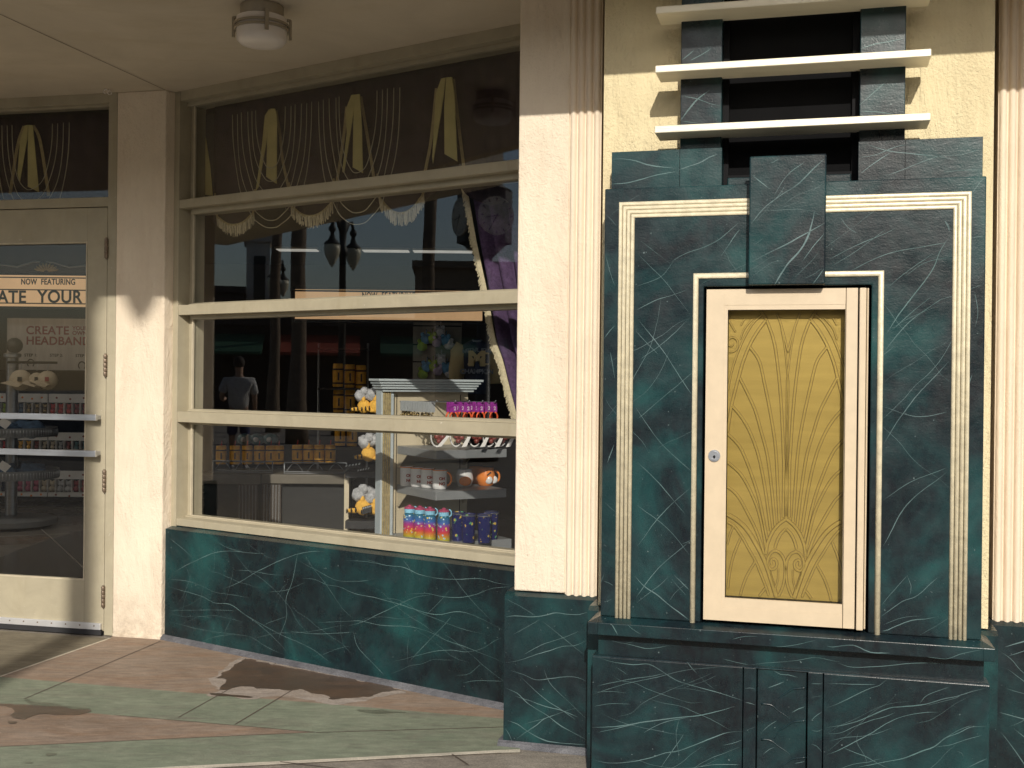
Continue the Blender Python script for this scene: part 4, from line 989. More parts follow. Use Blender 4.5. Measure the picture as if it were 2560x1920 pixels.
band('braid_edge', w1([(205, 1090), (150, 1260), (85, 1680)], TD + .01), TD + .01, .018, M['braid'], t, D); band('braid_edge', w1([(285, 1085), (345, 1220), (420, 1690)], TD + .01), TD + .01, .018, M['braid'], t, D)
cords(250, [(-30, 1090), (20, 1085), (62, 1085), (100, 1080)], [(600, 1060), (550, 1062), (495, 1066), (455, 1070)], [2000, 1850, 1750, 1640], D, w1, TD - .02, t)

# ---- purple side curtain
t = thing('side_curtain', 'purple velvet curtain with a cream fringe at the right end of the shop window', 'curtain', W, (2.5, .33, 1.9))
SD = .34
edge = [W.at(x, y, SD) for x, y in ((1118, 250), (1140, 380), (1160, 470), (1184, 606), (1211, 734), (1222, 800), (1233, 856), (1250, 905), (1266, 970), (1287, 1046), (1310, 1120))]
ec = curve(edge, .02); b = MB(W); nf = 60; vs_ = []
for i, p in enumerate(ec):
    k = i / (len(ec) - 1); ur = 2.74 - .10 * k
    for j in range(nf + 1):
        x = j / nf; u = p.x + (ur - p.x) * x
        vs_.append((u, SD + .068 + .050 * (1 - 2 * abs(math.sin(x * math.pi * 9 + .4)) ** .7) + .012 * math.sin(x * 31 + i * .05) + .02 * x, p.y - .10 * x * (k)))
n_ = nf + 1
b.add(vs_, [(i * n_ + j, i * n_ + j + 1, (i + 1) * n_ + j + 1, (i + 1) * n_ + j) for i in range(len(ec) - 1) for j in range(nf)], 0, True)
o = b.build('drape', M['purple'], t, fix=False); so = o.modifiers.new('thick', 'SOLIDIFY'); so.thickness = .004
fringe('fringe', [(p[0] + .004, p[1]) for p in edge], SD + .012, W, .046, M['fringe'], t, 8, side=-1.0, fray=.3, wd=.006)
band('braid_edge', [(p[0] + .002, p[1]) for p in edge], SD + .005, .022, M['fringe'], t)

# ---- letter boards
def board(px0, px1, ys, Y, lines, label, cat='sign'):
    (u0, z1), (u1, _) = q(px0, ys[0], Y), q(px1, ys[0], Y); _, z0 = q(px0, ys[1], Y)
    t = thing('letter_board', label, cat, X, ((u0 + u1) / 2, Y, z0))
    b = MB(X); b.box(u0, u1, Y, Y + .06, z0, z1); b.build('panel', M['board'], t)
    for y in ys[2]:
        z = q((px0 + px1) / 2, y, Y)[1]; b = MB(X); b.box(u0, u1, Y - .006, Y, z - .006, z + .006); b.build('rail', M['letter'], t)
    b = MB(X); b.box(u0 - .02, u1 + .02, Y + .002, Y + .07, z1, z1 + .02); b.box(u0 - .02, u1 + .02, Y + .002, Y + .07, z0 - .02, z0); b.build('frame', M['letter'], t)
    for body, xa, xb, yb, sz, al in lines:
        u, z = q(xa, yb, Y); lettering(body, sz, M['letter'], t, X, u, Y - .008, z, al, depth=.002, sx=xb, space=1.06, bold=sz * .022)
    return t
board(-120, 300, (686, 764, (694, 724.5, 758.5)), 12.3, [('NOW', 53, .72, 711, .088, 'LEFT'), ('FEATURING', 103, .76, 711, .088, 'LEFT'), ('CREATE', 66, .90, 757, .187, 'RIGHT'), ('YOUR', 205, .90, 757, .187, 'RIGHT')],
      'backlit salmon letter board with black letters reading create your, behind the glass door')
board(738, 1206, (723, 797, (729, 772)), 7.9, [('NOW', 905, .70, 745, .056, 'LEFT'), ('FEATURING', 954, .76, 745, .056, 'LEFT')], 'backlit salmon letter board behind the second mullion of the shop window')
# ornamental frieze above the door's letter board
Y = 12.6
t = thing('carved_frieze', 'dark carved frieze with a gilded shell above the salmon letter board', 'frieze', X, (q(110, 640, Y)[0], Y, q(110, 684, Y)[1]))
b = MB(X); u0, z1 = q(-120, 600, Y); u1, z0 = q(300, 684, Y); b.box(u0, u1, Y, Y + .1, z0, z1); b.build('board', M['darkwood'], t)
for k in range(4):
    b = MB(X); zz = q(0, 604 + k * 3.2, Y)[1]; b.box(u0, u1, Y - .05 + k * .01, Y, zz - .004, zz + .003); b.build('moulding', M['tabletop'], t)
for sx in (-1, 1):
    b = MB(X); b.tube([(q(110 + sx * x, y, Y)[0], Y - .02, q(110, y, Y)[1]) for x, y in ((8, 655), (25, 656), (45, 662), (65, 668), (110, 663), (160, 660))], .012, 6); b.build('scroll', M['shelfgrey'], t)
b = MB(X)
for k in range(9):
    a = R(20 + 17.5 * k); c = q(118, 681, Y); b.tube([(c[0] + math.cos(a) * r * 1.4, Y - .03 + r * .1, c[1] + math.sin(a) * r) for r in (.02, .05, .08, .1)], [.004, .009, .014, .008], 6)
b.build('shell', M['braid'], t)

# ---- poster
Y = 12.9
(u0, z1), (u1, z0) = q(18, 795, Y), q(300, 931, Y)
t = thing('poster', 'pale poster with maroon lettering about a headband, behind the glass door', 'poster', X, ((u0 + u1) / 2, Y, z0))
b = MB(X); b.box(u0, u1, Y, Y + .012, z0, z1); b.build('sheet', M['poster'], t)
for body, x, y, s, m, sx in (('CREATE', 65, 835, .130, 'maroon', 1.02), ('YOUR', 181, 825, .062, 'maroon', 1), ('OWN', 181, 837, .062, 'maroon', 1), ('HEADBAND', 65, 861, .130, 'maroon', 1.02), ('STEP 1:', 61, 891, .046, 'letter', 1), ('STEP 2:', 125, 891.5, .046, 'letter', 1), ('STEP 3:', 189, 892.5, .046, 'letter', 1)):
    u, z = q(x, y, Y); lettering(body, s, M[m], t, X, u, Y - .003, z, 'LEFT', sx=sx, space=1.04, bold=s * .02)
for x, y in ((77, 908), (205, 914)):
    c = q(x, y, Y); b = MB(X); b.tube([(c[0] + .038 * math.cos(R(a)), Y - .004, c[1] + .044 * math.sin(R(a))) for a in range(-50, 231, 20)], .006, 6); b.build('headband_icon', M['letter'], t)

# ---- rotating stand with shelves and caps
Y = 10.9; cxs = q(30, 1000, Y)[0]
t = thing('display_stand', 'round steel display stand with tiered discs and a ball finial behind the glass door', 'display stand', X, (cxs, Y, 0))
b = MB(X); b.lathe([(.40, .03), (.41, .04), (.41, .085), (.38, .1), (.06, .12)], (cxs, Y), 40); b.build('base', M['shelfgrey'], t, auto=40)
b = MB(X); b.lathe([(.055, .11), (.055, 1.62), (.08, 1.63), (.08, 1.66), (.05, 1.67)], (cxs, Y), 16); b.build('post', M['steel'], t, auto=40)
b = MB(X); b.ball((cxs + .02, Y, 1.74), .075, 20); b.build('finial', M['darkwood'], t)
for z, r in ((.875, .41), (.475, .43)):
    b = MB(X); b.lathe([(r - .02, z), (r, z), (r, z + .085), (r - .02, z + .085), (r - .03, z + .03), (.05, z + .03)], (cxs, Y), 72); dsc = b.build('disc', M['shelfgrey'], t, auto=40)
    b = MB(X)
    for k in range(90):
        a = 2 * math.pi * k / 90; c0, s0 = math.cos(a), math.sin(a); b.tube([(cxs + c0 * (r + .001), Y + s0 * (r + .001), z + .015), (cxs + c0 * (r + .001), Y + s0 * (r + .001), z + .07)], .004, 4)
    b.build('rim_ribs', M['steel'], dsc)
za = q(60, 906, Y - .1)[1]
b = MB(X); b.tube([(cxs, Y - .1, za), (q(143, 906, Y - .1)[0], Y - .1, za)], .012, 8); b.build('arm', M['black'], t)
for x, w, lb, mm in ((52, 1.0, 'tan cap with dark patches hanging on the stand arm, largest of three', 'cap'), (92, .72, 'plain tan cap hanging on the stand arm between two other caps', 'cap'), (119, .9, 'tan cap with a dark red patch hanging at the end of the stand arm', 'cap')):
    c = q(x, 945, Y - .12); tt = thing('cap', lb, 'cap', X, (c[0], Y - .12, c[1] + .06), 'caps hanging on the stand')
    b = MB(X); b.ball((c[0], Y - .12, c[1] - .02), .105 * w, 14, sc=(1, .9, .95)); b.build('crown', M[mm], tt)
    b = MB(X); b.prism([(c[0] - .15 * w, c[1] - .05), (c[0] + .02, c[1] - .085), (c[0] + .06 * w, c[1] - .06), (c[0] - .05, c[1] - .02)], Y - .23, Y - .05); b.build('brim', M[mm], tt)
    b = MB(X); b.box(c[0] + .01 * w, c[0] + .05 * w, Y - .12 - .098 * w, Y - .12 - .09 * w, c[1] - .03, c[1] + .01); b.build('patch', M['letter' if w != .9 else 'maroon'], tt)
    b = MB(X); b.tube([(c[0], Y - .12, c[1] + .07), (c[0], Y - .1, za)], .004, 5); b.build('hook', M['steel'], tt)
for z, lb in ((.905, 'heap of folded blue garments with a pale tag on the upper disc'), (.505, 'heap of folded blue garments with a pale tag on the lower disc')):
    t2 = thing('garment_pile', lb, 'clothes', X, (cxs, Y - .1, z), 'garment piles on the stand')
    b = MB(X)
    for k, (dx, dy, r) in enumerate(((-.2, -.15, .13), (.02, -.2, .12), (.2, -.1, .13), (0, .1, .15))): b.ball((cxs + dx, Y + dy, z + .04), r, 12, sc=(1.2, .9, .62), rough=.5, seed=k + z * 7)
    b.build('cloth', M['denim'], t2)
    b = MB(X); b.prism([(cxs + .02, z + .10), (cxs + .1, z + .05), (cxs + .155, z + .11), (cxs + .075, z + .16)], Y - .36, Y - .355); b.build('tag', M['white'], t2)
# ---- wall unit with boxed toys
Y = 12.6
zz = lambda y: q(100, y, Y)[1]
xx = lambda x: q(x, 1100, Y)[0]
t = thing('shelf_unit', 'black wall shelf unit with white header strips over rows of small boxed toys', 'shelf unit', X, (xx(120), Y, 0))
b = MB(X); b.box(xx(-120), xx(330), Y + .06, Y + .09, .12, zz(925)); b.box(xx(-120), xx(330), Y - .05, Y + .05, .12, zz(1246)); b.build('back_panel', M['black'], t)
for ya, yb in ((984, 1006), (1080.5, 1100.5), (1176, 1197), (1231, 1243)):
    for xa, xb in ((-60, 21), (42, 119.5), (122, 230)):
        b = MB(X); b.box(xx(xa), xx(xb), Y - .015, Y - .005, zz(yb), zz(ya))
        for k in range(3):
            u = xx(xa + (xb - xa) * (k + .6) / 3.2); c_ = (u, zz((ya + yb) / 2 + 3 * (k % 2) - 1)); disc(b, c_, .012, Y - .0165, Y - .015, 10, 1)
        b.build('header_strip', [M['white'], M['mugorange' if xa < 100 else 'copper']], t)
rowcol = [['greenplush', 'orangeband', 'denim', 'beads', 'beads', 'beads', 'red', 'red', 'red', 'maroon', 'maroon'], ['red', 'red', 'yellowfelt', 'yellowfelt', 'copper', 'cap', 'cap', 'fluff', 'copper', 'teal', 'teal'], ['navy', 'navy', 'lilac', 'lilac', 'lilac', 'cap', 'cap', 'fluff', 'fluff', 'maroon', 'maroon']]
cn = {'greenplush': 'green', 'orangeband': 'orange', 'denim': 'blue', 'beads': 'gold', 'red': 'red', 'maroon': 'dark red', 'yellowfelt': 'yellow', 'copper': 'brown', 'cap': 'tan', 'fluff': 'grey and white', 'teal': 'teal', 'navy': 'navy', 'lilac': 'pink'}
rown = ['topmost', 'middle', 'lowest']
M['pink2'] = paint('pink_plush', (.42, .10, .17), .9, var=.2)
for r_, (ya, yb) in enumerate(((1007, 1035), (1101, 1123), (1198, 1230))):
    for k in range(11):
        xa = 2 + k * 20.0; c = rowcol[r_][k]
        if xa < 21 and r_ == 0: pass
        ua, ub = xx(xa), xx(xa + 18.6); z0, z1 = zz(yb), zz(ya)
        bx = thing('toy_box', f'small box with a {cn[c]} figure, {rown[r_]} row of the shelf unit', 'toy box', X, ((ua + ub) / 2, Y, z0), f'{cn[c]} boxed figures in the {rown[r_]} shelf row')
        b = MB(X); b.box(ua, ub, Y + .03, Y + .04, z0, z1); b.box(ua, ua + .004, Y - .02, Y + .03, z0, z1, 1); b.box(ub - .004, ub, Y - .02, Y + .03, z0, z1, 1); b.box(ua, ub, Y - .02, Y + .03, z0 - .006, z0, 1); b.build('carton', [M['black'], M['white']], bx)
        b = MB(X); um = (ua + ub) / 2; h = z1 - z0
        b.ball((um, Y, z0 + h * .27), h * .25, 8, sc=(1.0, .7, 1)); b.ball((um + .006, Y, z0 + h * .68), h * .22, 8, sc=(1.1, .7, .95)); b.ball((um - .016, Y, z0 + h * .86), h * .09, 6); b.ball((um + .024, Y, z0 + h * .86), h * .09, 6)
        b.build('figure', M['pink2' if c == 'lilac' else c], bx)

# ---- tables, racks and amber drums seen through the window
Yt = 8.0
for xa, xb, lb in ((495, 650, 'taupe display table behind the left end of the lowest window pane'), (655, 868, 'taupe display table behind the lowest window pane, beside the gondola')):
    (u0, z1), (u1, z0) = q(xa, 1186, Yt), q(xb, 1211, Yt)
    t = thing('display_table', lb, 'table', X, ((u0 + u1) / 2, Yt, 0), 'display tables by the window')
    b = MB(X); b.box(u0, u1, Yt, Yt + .55, z0, z1); b.build('top', M['tabletop'], t, bevel=.004)
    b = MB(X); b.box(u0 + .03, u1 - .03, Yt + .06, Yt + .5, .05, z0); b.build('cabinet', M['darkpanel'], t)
    for sx in ((u0 + .0, u0 + .13) if xa > 600 else (u1 - .16, u1 - .02),):
        b = MB(X); b.box(sx[0], sx[1], Yt + .02, Yt + .06, 0, z0)
        b.build('end_post', M['darkwood'], t)
        b = MB(X)
        for k in range(6): uu = sx[0] + .012 + k * (sx[1] - sx[0] - .024) / 5; b.box(uu - .002, uu + .002, Yt + .014, Yt + .02, 0, z0 - .01)
        b.build('flute', M['shelfgrey'], t)
rk = 0
for xa, xb, ya, yb, lb in ((533, 681, 1152, 1181, 'low wire rack in front of the left row of amber drums'), (711, 866, 1156, 1185, 'low wire rack in front of the right row of amber drums')):
    (u0, z1), (u1, z0) = q(xa, ya, Yt + .1), q(xb, yb, Yt + .1)
    b = MB(X); Yr = Yt + .1
    for p, e in (((u0, z0), (u1, z0)), ((u0, z1), (u1, z1)), ((u0, z0 - .02), (u0, z1)), ((u1, z0 - .02), (u1, z1)), ((u0, z0 + .012), (u1, z0 + .012))): b.tube([(p[0], Yr, p[1]), (e[0], Yr, e[1])], .0045, 6)
    for k in range(3):
        a = u0 + (u1 - u0) * (k + .1) / 3; w_ = (u1 - u0) * .27; b.tube([(a + w_ * s, Yr, z0 + .012 + (z1 - z0 - .012) * math.sin(math.pi * s) * .9) for s in [i / 8 for i in range(9)]], .003, 5)
    tag(b.build('wire_rack', M['shelfgrey'], at=((u0 + u1) / 2, Yr, z0)), lb, 'rack', 'wire racks on the tables')
def drum(name, px0, px1, ya, yb, Y, lab, grp, straw=True):
    (u0, z1), (u1, z0) = q(px0, ya, Y), q(px1, yb, Y); r = (u1 - u0) / 2; um = (u0 + u1) / 2; h = z1 - z0
    t = thing(name, lab, 'drum', X, (um, Y, z0), grp)
    b = MB(X); b.lathe([(r * .92, z0), (r * .97, z0 + h * .08), (r, z0 + h * .5), (r * .97, z0 + h * .93), (r * .9, z1)], (um, Y), 18); b.build('body', M['drum'], t, auto=50)
    for f in (.12, .72):
        b = MB(X); b.lathe([(r * 1.0, z0 + h * f), (r * 1.03, z0 + h * f), (r * 1.03, z0 + h * (f + .07)), (r * 1.0, z0 + h * (f + .07))], (um, Y), 18, cap=False); b.build('hoop', M['drumband'], t)
    b = MB(X); b.box(um + r * .1, um + r * .38, Y - r * 1.02, Y - r * .8, z0 + h * .28, z0 + h * .62); b.build('slot', M['drumband'], t)
    if straw: b = MB(X); b.tube([(um, Y, z1), (um + .004, Y, z1 + .035)], .004, 6); b.build('straw', M['red'], t)
ord_ = ['first', 'second', 'third', 'fourth', 'fifth', 'sixth']
for k, x in enumerate((553, 587, 618, 648, 677, 697)):
    drum('drum_cup', x - 13, x + 13, 1114, 1160, 8.25, f'amber drum cup with dark hoops, {ord_[k]} from the left in the left table row', 'amber drums on the left table')
for k, x in enumerate((743, 771, 798, 826)):
    drum('drum_cup', x - 13, x + 13, 1112, 1158, 8.25, f'amber drum cup with dark hoops, {ord_[k]} from the left in the right table row', 'amber drums on the right table')
for k, (x, y) in enumerate(((845, 938), (874, 940), (902, 942), (846, 1002), (875, 1004), (850, 1085), (880, 1086))):
    drum('barrel', x - 13, x + 13, y - 29, y + 29, 9.6, ['tall amber barrel on the top rack shelf, leftmost', 'tall amber barrel on the top rack shelf, in the middle', 'tall amber barrel on the top rack shelf, rightmost', 'amber barrel on the middle rack shelf, left', 'amber barrel on the middle rack shelf, right', 'amber barrel on the lowest rack shelf, left', 'amber barrel on the lowest rack shelf, right'][k], 'amber barrels on the rack', False)
for k, x in enumerate((612, 643, 676)):
    c = q(x, 1098, 8.6); b = MB(X); b.ball((c[0], 8.6, c[1]), .055, 12, sc=(1.1, .8, .8)); b.ball((c[0], 8.55, c[1] + .0), .02, 8, 1)
    tag(b.build('teal_mug', [M['teal'], M['mugwhite']], at=(c[0], 8.6, c[1] - .05)), f'round teal container with a pale dot, {ord_[k]} from the left behind the amber drums', 'container', 'teal containers')
Y = 9.8
t = thing('storage_rack', 'thin framed rack holding amber barrels deep in the shop', 'rack', X, (q(860, 1000, Y)[0], Y, 0))
b = MB(X)
for x in (806, 926):
    u = q(x, 1000, Y)[0]; b.tube([(u, Y - .2, 0), (u, Y - .2, q(x, 860, Y)[1])], .010, 6)
b.build('upright', M['shelfgrey'], t)
for y in (872, 970, 1034, 1117):
    (u0, z), (u1, _) = q(806, y, Y), q(926, y, Y); b = MB(X); b.box(u0, u1, Y - .35, Y + .1, z - .012, z); b.build('board', M['darkwood'], t)
# slat wall, charms, sweater
Y = 7.75
(u0, z1), (u1, z0) = q(1033, 806, Y), q(1152, 1010, Y)
t = thing('slat_wall', 'tan slat wall panel behind the gondola', 'panel', X, ((u0 + u1) / 2, Y, 0))
b = MB(X); b.box(u0, u1, Y, Y + .04, .1, z1); b.build('panel', M['tabletop'], t)
for y in (815, 862, 905, 950):
    zc = q(1090, y, Y)[1]; b = MB(X); b.box(u0, u1, Y - .004, Y, zc - .004, zc + .004); b.build('groove', M['black'], t)
rg = random.Random(3)
chn = 0
for (cx_, cy_, nm) in ((1090, 852, 'upper'), (1092, 922, 'lower')):
    for k, (dx, dy, mm) in enumerate(((-26, -4, 'blueplush'), (-10, -6, 'greenplush'), (10, -22, 'fluff'), (24, 0, 'blueplush'), (2, 4, 'lilac'), (32, 10, 'fluff'), (-34, 12, 'greenplush'))):
        c = q(cx_ + dx, cy_ + dy, Y - .08); b = MB(X); b.ball((c[0], Y - .08, c[1]), .034, 10, sc=(1, .8, 1), rough=.35, seed=k); b.ball((c[0] - .02, Y - .09, c[1] + .032), .014, 8); b.ball((c[0] + .02, Y - .09, c[1] + .032), .014, 8); b.tube([(c[0], Y - .08, c[1] + .02), (c[0], Y, c[1] + .07)], .003, 5)
        pos = ['at the left', 'left of the middle', 'at the top', 'at the right', 'in the middle', 'lowest at the right', 'lowest at the left'][k]
        tag(b.build('plush_charm', M[mm], at=(c[0], Y - .08, c[1])), f'small plush charm {pos} of the {nm} bunch on the slat wall', 'plush charm', f'plush charms in the {nm} bunch')
Y = 7.2
e = lambda x, y: q(780 + x * .217, 790 + y * .217, Y)
t = thing('sweater', 'navy varsity sweater with tan sleeves and a large letter M on a form', 'sweater', X, (*[e(1890, 900)[0], Y], 0))
b = MB(X); secs = [(1775, 1998, 900, .10), (1745, 2040, 600, .11), (1735, 2045, 400, .11), (1725, 2055, 330, .10), (1790, 1990, 290, .07), (1850, 1940, 262, .045)]
vs_ = []; n = 24
for xa, xb, y, dp in secs:
    (ua, z), (ub, _) = e(xa, y), e(xb, y)
    for k in range(n):
        w_ = 2 * math.pi * k / n; vs_.append(((ua + ub) / 2 + math.copysign(abs(math.cos(w_)) ** .7, math.cos(w_)) * (ub - ua) / 2, Y + .1 + math.copysign(abs(math.sin(w_)) ** .7, math.sin(w_)) * dp, z))
b.add(vs_, [(i * n + k, i * n + (k + 1) % n, (i + 1) * n + (k + 1) % n, (i + 1) * n + k) for i in range(len(secs) - 1) for k in range(n)] + [tuple(range(n))], 0, True); b.build('body', M['navy'], t)
for s, xs in ((-1, ((1735, 330), (1690, 420), (1665, 600), (1650, 780))), (1, ((2045, 330), (2090, 440), (2110, 620), (2115, 780)))):
    b = MB(X); b.tube([(e(x, y)[0], Y + .1, e(x, y)[1]) for x, y in xs], [.05, .06, .056, .045], 12); b.build('sleeve', M['sleeve'], t)
b = MB(X); b.tube([(e(1900 + 55 * math.cos(R(a)), 268 + 22 * math.sin(R(a)))[0], Y + .02, e(1900, 268 + 22 * math.sin(R(a)))[1]) for a in range(10, 171, 20)], .006, 6); b.build('collar_stripe', M['greytext'], t)
u, z = e(1900, 563); lettering('M', .118, M['sleeve'], t, X, u, Y - .018, z, sx=1.15, bold=.009, depth=.002)
b = MB(X)
for x0, x1 in ((1795, 1865), (1965, 2035)):
    for y0, y1 in ((420, 440), (545, 565)): (ua, za_), (ub, zb_) = e(x0 + (12 if y0 < 500 else 0) * (1 if x0 < 1900 else -1), y1), e(x1, y0); b.box(ua, ub, Y - .019, Y - .015, za_, zb_)
b.build('letter_serif', M['sleeve'], t)
for k, ch in enumerate('NATIONAL SCARE'):
    a = (k - 6.5) / 6.5; u, z = e(1905 + a * 150, 412 + 14 * a * a); lettering(ch, .034, M['greytext'], t, X, u, Y - .016 + .05 * max(0, abs(a) - .55), z, bold=.0015, depth=.0015)
u, z = e(1900, 664); lettering('CHAMPION', .040, M['greytext'], t, X, u, Y - .017, z, bold=.002, depth=.0015)

# ---- gondola with shelves
t = thing('gondola', 'free standing display gondola with blue grey crown, gilt fluted post and grey shelves', 'display unit', G, (.25, 0, 0))
b = MB(G)
for k, (o, z0, z1) in enumerate(((.0, 1.385, 1.398), (.012, 1.4, 1.412), (.02, 1.414, 1.426), (.03, 1.428, 1.440), (.04, 1.442, 1.455))): b.box(-.0 - o, .56 + o, -.05 - o, .05, z0, z1)
b.build('crown', M['bluegrey'], t, bevel=.002)
b = MB(G); b.box(0, .075, -.03, .04, .02, 1.385); po = b.build('corner_post', M['bluegrey'], t, bevel=.002)
b = MB(G)
for k in range(4): b.box(.010 + k * .012, .017 + k * .012, -.037, -.03, .02, 1.383)
b.build('flute', M['postgold'], po)
b = MB(G); b.box(.0755, .55, .0, .04, .02, 1.384); b.build('back_panel', M['panel'], t)
b = MB(G); b.box(.104, .108, -.0015, 0, .05, 1.37); b.box(.50, .504, -.0015, 0, .05, 1.37); b.build('slot_strip', M['black'], t)
for zt in (1.090, .878):
    b = MB(G); b.box(.11, .53, -.47, -.001, zt - .045, zt); sh = b.build('shelf', M['shelfgrey'], t, bevel=.003)
    b = MB(G)
    for u in (.112, .52): b.prism([(-.001, zt - .045), (-.001, zt - .12), (-.02, zt - .12), (-.12, zt - .045)], u, u + .006, 'u')
    b.build('bracket', M['panel'], sh)
b = MB(G); b.box(.08, .56, -.48, -.001, .02, .612); b.build('plinth_shelf', M['shelfgrey'], t, bevel=.003)
# hooks with hanging packs
for u in (.125, .235, .315, .395, .475):
    b = MB(G); b.tube([(u, 0, 1.332), (u, -.43, 1.336), (u, -.445, 1.346)], .0035, 6); b.build('peg_hook', M['steel'], t)
def card(name, u, d, m, extra, em, lab, cat, grp, h=.052, w=.042, two=False):
    r = thing(name, lab, cat, G, (u, d, 1.33), grp)
    b = MB(G); b.box(u - w / 2, u + w / 2, d - .0015, d + .0015, 1.335 - h, 1.337); c_ = b.build('header_card', m, r)
    if two: lettering('2', .026, M['lilacink'], c_, G, u + .006, d - .002, 1.335 - h + .012, depth=.0004, bold=.0012)
    b = MB(G); rg = random.Random(int(d * 1000) + int(u * 100))
    if extra == 'beads':
        for k in range(7): b.ball((u + rg.uniform(-.018, .018), d + rg.uniform(-.008, .008), 1.335 - h - .006 - rg.random() * .036), rg.uniform(.005, .008), 7)
    else:
        b.tube([(u + .022 * math.sin(R(a)) * (1.1 if a < 180 else 1), d, 1.335 - h - .024 + .026 * math.cos(R(a))) for a in range(20, 341, 20)], .0048, 6); b.ball((u, d, 1.335 - h - .045), .011, 8)
    b.build('beaded_charm' if extra == 'beads' else 'bangle', em, r); return r
for k in range(12):
    card('charm_pack', .125, -.05 - .030 * k, M['silvercard'], 'beads', M['beads'], 'silver carded pack of beaded charms hanging in the row on the gondola', 'charm pack', 'silver charm packs')
pk = 0
for u, ds, nm in ((.235, (-.42, -.38), 'first'), (.315, (-.42, -.36, -.30), 'second'), (.395, (-.42, -.37, -.31), 'third'), (.475, (-.42, -.36), 'fourth')):
    for k, d in enumerate(ds):
        card('bangle_pack', u, d, M['purplecard'], 'bangle', M['orangeband'], f'purple pack with orange bangle, {["front", "second", "third"][k]} on the {nm} hook after the silver packs', 'bangle pack', 'purple bangle packs', two=True)
# headbands with paper tags
for k, (px, lab) in enumerate(((1092, 'red headband with a long slanted white paper tag on the top gondola shelf'), (1140, 'red headband with a small folded clear wrap on the top gondola shelf'), (1186, 'red headband with a wide white tag on the top gondola shelf'), (1222, 'dark headband with a pale tag on the top gondola shelf'), (1250, 'rightmost red and white headband on the top gondola shelf'))):
    Yc = 5.88 + k * .03; c = q(px, 1117, Yc)
    r = thing('headband', lab, 'headband', X, (c[0], Yc, c[1]), 'tagged headbands on the top shelf')
    b = MB(X); b.tube([(c[0] - .03 * math.cos(R(a)), Yc, c[1] + .052 - .05 * math.sin(R(a))) for a in range(-40, 151, 12)], .0045, 6); b.build('band', M['mugwhite'], r)
    b = MB(X); b.ball((c[0] + .002, Yc, c[1] + .055), .018, 9, rough=.3, seed=k); b.ball((c[0] + .028, Yc + .01, c[1] + .05), .017, 9, rough=.3, seed=k + 9); b.ball((c[0] + .012, Yc - .01, c[1] + .03), .014, 8); b.build('puff', M['copper'], r)
    b = MB(X); s = 1 if k == 0 else .55; x0 = c[0] + (.0 if k == 0 else .03)
    b.prism([(x0, c[1]), (x0 + .026, c[1] + .004), (x0 + .026 + .045 * s, c[1] + .062), (x0 + .012 + .045 * s, c[1] + .066)], Yc - .03, Yc - .028); b.build('paper_tag', M['white'], r)
# mugs
def cyltext(body, size, m, par, c, r, a0, z, depth=.0005, bold=.0):
    cu = bpy.data.curves.new('text', 'FONT'); cu.body = body; cu.size = size; cu.align_x = 'CENTER'; cu.extrude = depth; cu.offset = bold
    o = bpy.data.objects.new('text', cu); COL.objects.link(o); dg = bpy.context.evaluated_depsgraph_get(); dg.update()
    me = bpy.data.meshes.new_from_object(o.evaluated_get(dg)); bpy.data.objects.remove(o); b = MB(X); vs_ = []
    for v in me.vertices:
        a = a0 + v.co.x / r; rr = r + .0006 + v.co.z; vs_.append((c[0] + rr * math.sin(a), c[1] - rr * math.cos(a), z + v.co.y))
    b.add(vs_, [tuple(p.vertices) for p in me.polygons]); bpy.data.meshes.remove(me); bpy.data.curves.remove(cu); return b.build('lettering', m, par)
def mug(px, py, zs, r, h, prof, lab, body, handle_m, inner, grp, text=None, ha=25, name='mug'):
    cx_, cy_ = gpt(px, py, zs); cy_ += r
    t = thing(name, lab, 'mug', X, (cx_, cy_, zs), grp)
    b = MB(X); b.lathe([(r * a, zs + h * z) for a, z in prof] + [(r * prof[-1][0] - .004, zs + h), (r * .75, zs + .02)], (cx_, cy_), 28); b.build('cup', body, t, auto=60)
    b = MB(X); rr = r * prof[-1][0]; b.lathe([(rr - .0045, zs + h - .003), (rr + .0004, zs + h - .004), (rr + .0006, zs + h + .001), (rr - .004, zs + h + .001)], (cx_, cy_), 28, cap=False); b.build('rim', inner, t)
    b = MB(X); a0 = R(ha); dx, dy = math.cos(a0), math.sin(a0)
    b.tube([(cx_ + dx * (r * .93 + .026 * math.sin(R(a))), cy_ + dy * (r * .93 + .026 * math.sin(R(a))), zs + h * .52 - h * .33 * math.cos(R(a))) for a in range(0, 181, 18)], .006, 8); b.build('handle', handle_m, t)
    if text:
        cyltext('OH', .021, M['mugred'], t, (cx_, cy_), r, R(22), zs + h * .50, bold=.0012); cyltext('NO', .021, M['mugred'], t, (cx_, cy_), r, R(24), zs + h * .24, bold=.0012)
    return t, (cx_, cy_)
pm = [(.80, .0), (.96, .06), (1.0, .2), (1.0, 1.0)]
for k, (px, py) in enumerate(((1016, 1216), (1042, 1219), (1068, 1221.5), (1098, 1225))):
    mug(px, py, .8785, .0385, .103, pm, f'tall white mug with orange handle and red letters, {ord_[k]} in its row', M['mugwhite'], M['mugorange'], M['mugorange'], 'tall white mugs', True, 15)
pr = [(.55, .0), (.80, .08), (1.0, .38), (1.0, .55), (.80, 1.0)]
tm, c = mug(1160, 1219, .8785, .047, .094, pr, 'round white mug with a printed orange rainbow arch on the middle shelf', M['mugwhite'], M['mugwhite'], M['mugwhite'], None, ha=60)
b = MB(X)
for a in range(-40, 41, 4):
    pass
for rr, mm in ((.033, M['mugorange']), (.026, M['letter'])):
    b = MB(X); b.ball((c[0] + .006, c[1] - .0435 - (.033 - rr) * .15, .8785 + .034), rr, 16, sc=(1, .22, .78)); b.build('printed_arch', mm, tm)
